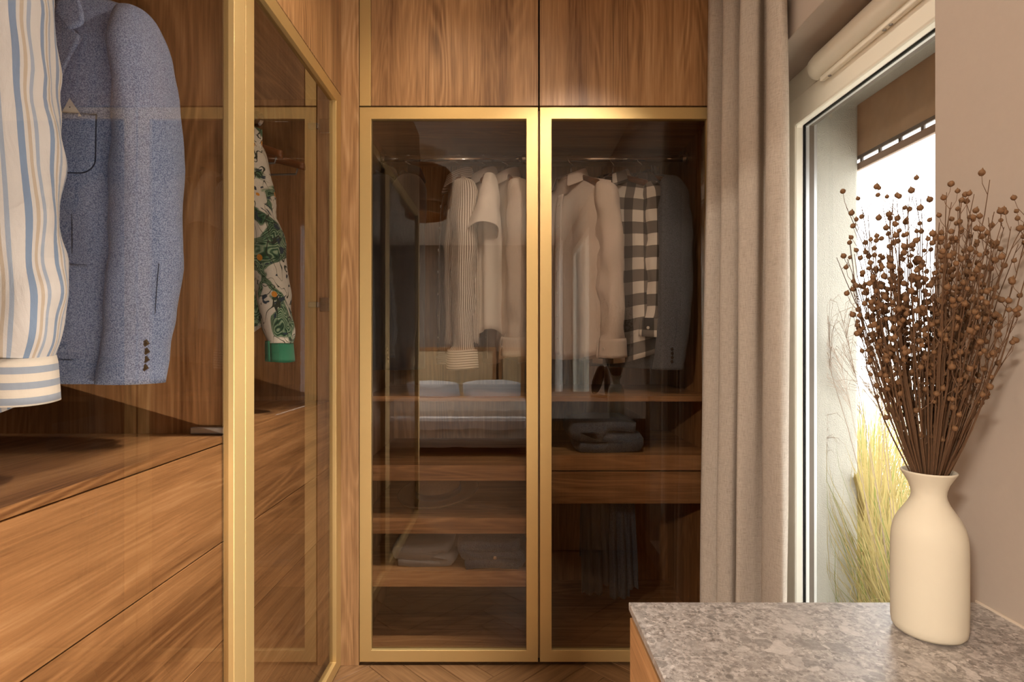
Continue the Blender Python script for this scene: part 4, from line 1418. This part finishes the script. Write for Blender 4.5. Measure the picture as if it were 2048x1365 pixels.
# --- facing wardrobe, left half (rod along x); local +x points towards the camera
def rod_pt(xpx):
    return ((xpx - CX) * ROD_Y / F, ROD_Y, ROD_Z)
LZ = 'brown pinstriped white shirt'
std_shirt('pinstripe_shirt', 'white shirt with thin brown pinstripes behind the facing left glass door', rod_pt(917), R(-78), 31, M['pinstripe'], M['pinstripe_v'], -0.76, 0.615, 0.02, hanger_label='wooden hanger inside the pinstriped shirt', fold=0.016, x0=0.180)
std_shirt('short_sleeve_blouse', 'white short sleeved blouse between the pinstriped and the cream shirt', rod_pt(966), R(-80), 32, M['white_cotton'], None, -0.72, placket=False, hanger_label='wooden hanger inside the white short sleeved blouse', short=True, fold=0.010, x0=0.176, width=0.92)
g = std_shirt('cream_shirt', 'plain cream long shirt next to the gold centre joint', rod_pt(1010), R(-74), 33, M['cream_cotton'], None, -0.80, 0.57, 0.0, hanger_label='wooden hanger inside the plain cream shirt', fold=0.014)
for xp, sd, rr in ((766, 41, -80), (817, 42, -78)):
    which = 'leftmost' if xp == 766 else 'second from left'
    make_blazer('black wool jacket, %s on the rod of the facing wardrobe' % which, rod_pt(xp), R(rr), sd, M['black_wool'], M['black_wool'], False)
    make_hanger('coat_hanger', rod_pt(xp), R(rr), 'wooden hanger inside the black jacket, %s on its rod' % which, M['hanger'])

# --- facing wardrobe, right half
std_shirt('pale_shirt', 'pale pinkish white shirt with open cuff, leftmost behind the facing right door', rod_pt(1142), R(-52), 51, M['pink_cotton'], None, -0.785, 0.575, 0.035, hanger_label='wooden hanger inside the pale pinkish shirt', fold=0.013, x0=0.180, hem_curve=0.04)
std_shirt('check_shirt', 'black and white buffalo check shirt between the pale shirt and dark blazer', rod_pt(1225), R(-44), 52, M['plaid'], None, -0.80, 0.50, 0.0, hanger_label='wooden hanger inside the black and white check shirt', fold=0.010, x0=0.180, width=0.95)
make_blazer('charcoal grey blazer hanging beside the check shirt, next to the curtain', rod_pt(1281), R(-58), 53, M['dark_wool'], M['black_wool'], False)
make_hanger('coat_hanger', rod_pt(1281), R(-58), 'wooden hanger inside the charcoal blazer', M['hanger'])

# ------------------------------------------------------------------ trousers and folded clothes
tr_rod = MB().tube([(0.113, 2.12, 0.510), (0.696, 2.12, 0.510)], 0.009, 12).build('trouser_rod', M['steel'], uR, smooth=True)
def trousers(name, x0, x1, zlow, mat, label, seed):
    rnd = random.Random(seed)
    t = thing(name, ((x0 + x1) / 2, 2.12, 0.51), label, 'trousers')
    for leg, (a, b, dy, dz) in enumerate(((x0, (x0 + x1) / 2 + 0.01, -0.012, 0.0), ((x0 + x1) / 2 - 0.008, x1, 0.0, 0.03))):
        rings = []
        prof = [(dy - 0.022, zlow + dz + 0.016 * k) for k in range(int((0.505 - zlow - dz) / 0.016))]
        prof += [(dy - 0.018, 0.512), (dy - 0.006, 0.522), (dy + 0.008, 0.522), (dy + 0.02, 0.51), (dy + 0.026, 0.40), (dy + 0.03, zlow + 0.12)]
        for y, z in prof:
            fl = min(1, max(0.0, (0.51 - z) / 0.2))
            rings.append([(a - 0.012 * fl + (b - a + 0.02 * fl) * u + 0.004 * math.sin(9 * z + leg), 2.12 + y - 0.014 * fl * math.sin(u * 13 + seed + leg + 2 * z) + 0.004 * noise.noise(Vector((u * 8, z * 12, seed))), z) for u in [k / 20 for k in range(21)]])
        MB().loft(rings, False).build('trouser_leg', mat, t, smooth=True, solid=0.004)
    return t
trousers('trousers', 0.285, 0.380, 0.135, M['slate_cloth'], 'dark slate trousers draped under the drawers, left pair', 3)
trousers('trousers', 0.392, 0.480, 0.120, M['denim'], 'dark blue trousers draped under the drawers, right pair', 5)

def folded(name, loc, w, d, h, layers, mat, label, seed, cat_='clothes', rz=0.0, button=False):
    t = thing(name, loc, label, cat_, None, rz)
    path = []
    lh = h / layers
    for k in range(layers):
        z = lh * (k + 0.5)
        xs = (-w / 2 + lh * 0.4, w / 2 - lh * 0.4)
        if k % 2: xs = xs[::-1]
        for q in range(9):
            u = q / 8
            path.append((xs[0] + (xs[1] - xs[0]) * u, z + 0.10 * lh * math.sin(5 * u + k + seed)))
        if k < layers - 1:
            for q in range(1, 5):
                a = math.pi * q / 5
                sg = 1 if xs[1] > 0 else -1
                path.append((xs[1] + sg * math.sin(a) * lh * 0.42, z + lh * 0.5 * (1 - math.cos(a))))
    rings = []
    th = lh * 0.44
    n = len(path)
    pts = [Vector((p[0], 0, p[1])) for p in path]
    for j in range(9):
        y = -d / 2 + d * j / 8
        e = 1 - 0.12 * abs(j / 4 - 1) ** 4
        ring = []
        top, bot = [], []
        for i, p in enumerate(pts):
            tg = (pts[min(i + 1, n - 1)] - pts[max(i - 1, 0)]).normalized()
            nm = Vector((-tg.z, 0, tg.x))
            nz = 0.0045 * noise.noise(Vector((p.x * 16, y * 16, p.z * 25 + seed)))
            yy = y * (1 + 0.06 * noise.noise(Vector((p.x * 9, seed, p.z * 30))))
            top.append(((p.x * e + nm.x * th), yy, max(0.0, p.z + nm.z * th + nz)))
            bot.append(((p.x * e - nm.x * th), yy, max(0.0, p.z - nm.z * th + nz * 0.5)))
        rings.append(top + bot[::-1])
    MB().loft(rings, True, True, True).build('folded_cloth', mat, t, smooth=True, world=False)
    if button:
        o = MB().lathe([(0, -0.006), (0.006, -0.005), (0.008, 0.0), (0.0, 0.0)], (0, 0, 0), 'y', 14).build('button', M['steel'], t, world=False)
        o.location = (0.012, -d / 2 - 0.001, h * 0.45)
    return t
folded('folded_shirt', (-0.30, 2.05, 0.3046), 0.215, 0.26, 0.070, 3, M['grey_jersey'], 'folded pale grey shirt on the lowest tray, left of the jeans', 2)
folded('folded_jeans', (-0.06, 2.03, 0.3046), 0.225, 0.26, 0.092, 3, M['denim'], 'folded dark jeans with metal button on the lowest tray', 6, button=True)
folded('folded_jeans', (0.345, 2.06, 0.7022), 0.245, 0.28, 0.105, 3, M['denim'], 'pile of folded dark blue denim on the shelf above the drawers', 9)

# straw hat on the middle tray
ht = thing('straw_hat', (-0.27, 2.12, 0.4862), 'dark straw hat with wide round brim on the middle tray', 'hat', None, R(20))
m = MB()
m.lathe([(0.155, 0.0200), (0.152, 0.012), (0.12, 0.004), (0.088, 0.006), (0.084, 0.03), (0.078, 0.065), (0.066, 0.085), (0.04, 0.092), (0.0, 0.088)], (0, 0, 0), 'z', 48)
o = m.build('hat_body', M['straw'], ht, world=False, smooth=True, solid=0.003); o.rotation_euler = (R(6), R(-8), 0); o.location.z = 0.018
o2 = MB().lathe([(0.0878, 0.010), (0.0862, 0.033)], (0, 0, 0), 'z', 48).build('hat_band', M['black_wool'], ht, world=False, smooth=True, solid=0.002); o2.rotation_euler = (R(6), R(-8), 0); o2.location.z = 0.018

# ------------------------------------------------------------------ bedroom behind the camera (mirrored in the door glass)
BX, BYH, BYF = -0.59, -3.60, -1.62
bed = thing('bed', (BX, -2.6, 0.0), 'low wooden bed with woven cane headboard mirrored in the glass door', 'bed')
for x0, x1 in ((BX - 0.80, BX + 0.42), (BX + 0.45, BX + 0.80)):
    hb = rect_frame_y(BYH - 0.02, BYH + 0.02, x0, x1, 0.10, 1.03, 0.05, 0.05, 0.05, 0.05).build('headboard', W['x'], bed, bevel=0.008)
    box('cane_panel', M['cane'], (x0 + 0.048, x1 - 0.048, BYH - 0.005, BYH + 0.005, 0.148, 0.982), hb)
box('bed_frame', W['y'], (BX - 0.80, BX + 0.80, BYH + 0.03, BYF - 0.02, 0.10, 0.20), bed, 0.01)
for sx in (-0.74, 0.70):
    for y in (BYH + 0.1, BYF - 0.12):
        box('leg', W['z'], (BX + sx, BX + sx + 0.05, y, y + 0.05, 0.0, 0.10), bed)
mt = box('mattress', M['pillow'], (BX - 0.78, BX + 0.78, BYH + 0.04, BYF - 0.03, 0.20, 0.36), None, 0.04)
tag(mt, 'white mattress on the low bed in the door reflection', 'mattress')
def cushion(name, cx, cy, cz, w, d, h, mat, label, tilt, seed):
    rings = []
    for j in range(17):
        v = -1 + 2 * j / 16
        ring = []
        for k in range(36):
            a = 2 * math.pi * k / 36
            c, s_ = math.cos(a), math.sin(a)
            pr = (1 - abs(v) ** 2.2) ** 0.6
            x = w / 2 * v
            ring.append((x, d / 2 * spow(c, 0.6) * (0.86 + 0.14 * pr), h / 2 * s_ * (0.10 + 0.90 * pr) * (1 + 0.18 * noise.noise(Vector((v * 4, a, seed))))))
        rings.append(ring)
    o = MB().loft(rings, True, True, True).build(name, mat, None, smooth=True)
    o.location = (cx, cy, cz); o.rotation_euler = (R(tilt), 0, 0)
    return tag(o, label, 'pillow')
cushion('pillow', BX - 0.39, BYH + 0.22, 0.470, 0.68, 0.40, 0.16, M['pillow'], 'white pillow on the left half of the bed in the reflection', 35, 1)
cushion('pillow', BX + 0.37, BYH + 0.22, 0.475, 0.74, 0.40, 0.17, M['pillow'], 'white pillow on the right half of the bed in the reflection', 35, 2)
rings = []
for i in range(40):
    u = i / 39
    y = BYF + 0.03 - u * 1.42
    ring = []
    for k in range(61):
        v = -1 + 2 * k / 60
        x = BX + 0.90 * v
        z = 0.405
        ex = max(0.0, abs(v) - 0.86) / 0.14
        z -= 0.26 * ex ** 1.3
        xx = BX + (0.80 * math.copysign(min(1, abs(v) / 0.90), v) + 0.04 * ex * math.copysign(1, v))
        if u < 0.10:
            w = 1 - u / 0.10
            z = min(z, 0.405 - 0.33 * w)
        z += 0.012 * noise.noise(Vector((x * 5, y * 5, 1))) + 0.006 * math.sin(x * 40) * (0.1 < u < 0.8)
        ring.append((xx, y + 0.015 * noise.noise(Vector((x * 6, z * 6, 4))), max(z, 0.04)))
    rings.append(ring)
dv = MB().loft(rings, False).build('bedspread', M['linen_bed'], None, smooth=True, solid=0.02)
tag(dv, 'rumpled grey linen bedspread over the bed in the reflection', 'bedspread')

lamp = thing('pendant_lamp', (-0.62, -0.10, 1.96), 'wood veneer drum pendant lamp mirrored in the glass door', 'lamp')
m = MB(); m.lathe([(0.205, 2.28), (0.222, 2.26), (0.222, 2.05), (0.205, 2.03)], (-0.62, -0.10, 0), 'z', 56)
m.build('shade', M['shade'], lamp, smooth=True, solid=0.004)
m = MB(); m.lathe([(0.188, 2.06), (0.190, 2.04), (0.190, 1.97), (0.186, 1.96)], (-0.62, -0.10, 0), 'z', 56)
m.build('inner_shade', M['shade'], lamp, smooth=True, solid=0.004)
m = MB(); m.tube([(-0.62, -0.10, 2.14), (-0.62, -0.10, 2.40)], 0.004, 8); m.build('cord', M['gasket'], lamp)
m = MB(); m.lathe([(0.0, 2.06), (0.03, 2.075), (0.038, 2.10), (0.028, 2.13), (0.014, 2.15), (0.0, 2.15)], (-0.62, -0.10, 0), 'z', 20)
bm_ = plain_mat('lamp_bulb', (1, 0.8, 0.55), 0.5)
bm_.node_tree.nodes['Principled BSDF'].inputs['Emission Color'].default_value = (1.0, 0.62, 0.28, 1)
bm_.node_tree.nodes['Principled BSDF'].inputs['Emission Strength'].default_value = 30.0
m.build('bulb', bm_, lamp, smooth=True)

# recessed downlights in the ceiling over the aisle
def downlight(x, y, label, power):
    t = thing('downlight', (x, y, CEIL - 0.01), label, 'lamp', 'recessed ceiling downlights')
    MB().lathe([(0.045, CEIL - 0.0005), (0.045, CEIL - 0.006), (0.034, CEIL - 0.008), (0.034, CEIL - 0.001)], (x, y, 0), 'z', 28).build('ring', M['pvc'], t, smooth=False)
    l = add_light('spot', 'SPOT', (x, y, CEIL - 0.012), (0, 0, 0), power, (1.0, 0.76, 0.50))
    l.data.spot_size = R(140); l.data.spot_blend = 0.8; l.data.shadow_soft_size = 0.035
    l.parent = t; l.matrix_parent_inverse = wmat(t).inverted()
downlight(-0.25, 1.38, 'small recessed ceiling downlight over the corner of the wardrobes', 14)
# linear ceiling lamp out of view, added as fill light for the aisle
ll = thing('added_linear_lamp', (0.15, 0.9, CEIL - 0.05), 'added slim linear ceiling lamp above the aisle', 'lamp')
rect_frame_y(0.56, 1.24, 0.10, 0.20, CEIL - 0.045, CEIL - 0.0005, 0.004, 0.004, 0.0, 0.003).build('housing', M['pvc'], ll)
la = add_light('added_lamp_strip', 'AREA', (0.15, 0.90, CEIL - 0.046), (0, 0, 0), 8, (1.0, 0.88, 0.72), 0.085, 0.66)
la.parent = ll; la.matrix_parent_inverse = wmat(ll).inverted()

# adjustable ceiling spots, added out of view to brighten drawers and clothes
def spot(x, y, aim, power, label, cone=90, col=(1.0, 0.83, 0.62)):
    t = thing('added_ceiling_spot', (x, y, CEIL - 0.10), label, 'lamp', 'added ceiling spots')
    p0 = Vector((x, y, CEIL - 0.075)); d = (Vector(aim) - p0).normalized()
    q = d.to_track_quat('Z', 'Y').to_matrix().to_4x4()
    MB().lathe([(0.0, CEIL - 0.0005), (0.03, CEIL - 0.0005), (0.03, CEIL - 0.010), (0.005, CEIL - 0.012), (0.005, CEIL - 0.07), (0.0, CEIL - 0.07)], (x, y, 0), 'z', 20).build('mount', M['gasket'], t)
    h = MB().lathe([(0.0, -0.035), (0.028, -0.035), (0.028, 0.045), (0.024, 0.045), (0.022, 0.02), (0.0, 0.02)], (0, 0, 0), 'z', 24)
    mt_ = Matrix.Translation(p0) @ q
    h.v = [tuple(mt_ @ Vector(v)) for v in h.v]
    h.build('head', M['gasket'], t)
    l = add_light('added_spot_beam', 'SPOT', p0 + d * 0.05, d.to_track_quat('-Z', 'Y').to_euler(), power, col)
    l.data.spot_size = R(cone); l.data.spot_blend = 0.65; l.data.shadow_soft_size = 0.03
    l.parent = t; l.matrix_parent_inverse = wmat(t).inverted()
DW = (1.0, 0.95, 0.87)
spot(0.17, 0.76, (-0.60, 0.64, -0.20), 170, 'added black ceiling spot aimed at the nearest left drawers', 41, DW)
spot(0.17, 1.15, (-0.60, 1.32, -0.20), 380, 'added black ceiling spot aimed at the corner drawers', 41, DW)
spot(0.45, 0.98, (-0.62, 0.92, 1.50), 55, 'added black ceiling spot aimed at the blazer', 44, (1.0, 0.97, 0.93))
spot(0.34, 0.82, (0.16, 2.10, 1.25), 55, 'added black ceiling spot aimed at the facing wardrobe', 44, (1.0, 0.93, 0.84))

fl = thing('added_flush_lamp', (-1.85, -2.0, CEIL - 0.06), 'added round flush ceiling lamp in the bedroom', 'lamp')  # unseen lamp, added to brighten the bed mirrored in the doors
MB().lathe([(0.20, CEIL - 0.0005), (0.20, CEIL - 0.055), (0.19, CEIL - 0.058)], (-1.85, -2.0, 0), 'z', 40).build('housing', M['pvc'], fl)
lb = add_light('added_lamp_disc', 'AREA', (-1.85, -2.0, CEIL - 0.060), (0, 0, 0), 340, (1.0, 0.90, 0.78), 0.36, 0.36)
lb.data.shape = 'DISK'
lb.parent = fl; lb.matrix_parent_inverse = wmat(fl).inverted()

# white sheer curtain at the bedroom window
sc_ = thing('sheer_curtain', (0.66, -3.35, 0.0), 'white sheer curtain at the bedroom window, in the reflection', 'curtain')
curtain_mesh(-3.58, -3.05, 0.645, 0.03, 2.36, 7, 0.03, 0.04, 9, rows=20, cols=160).build('drape', M['sheer'], sc_, smooth=True)
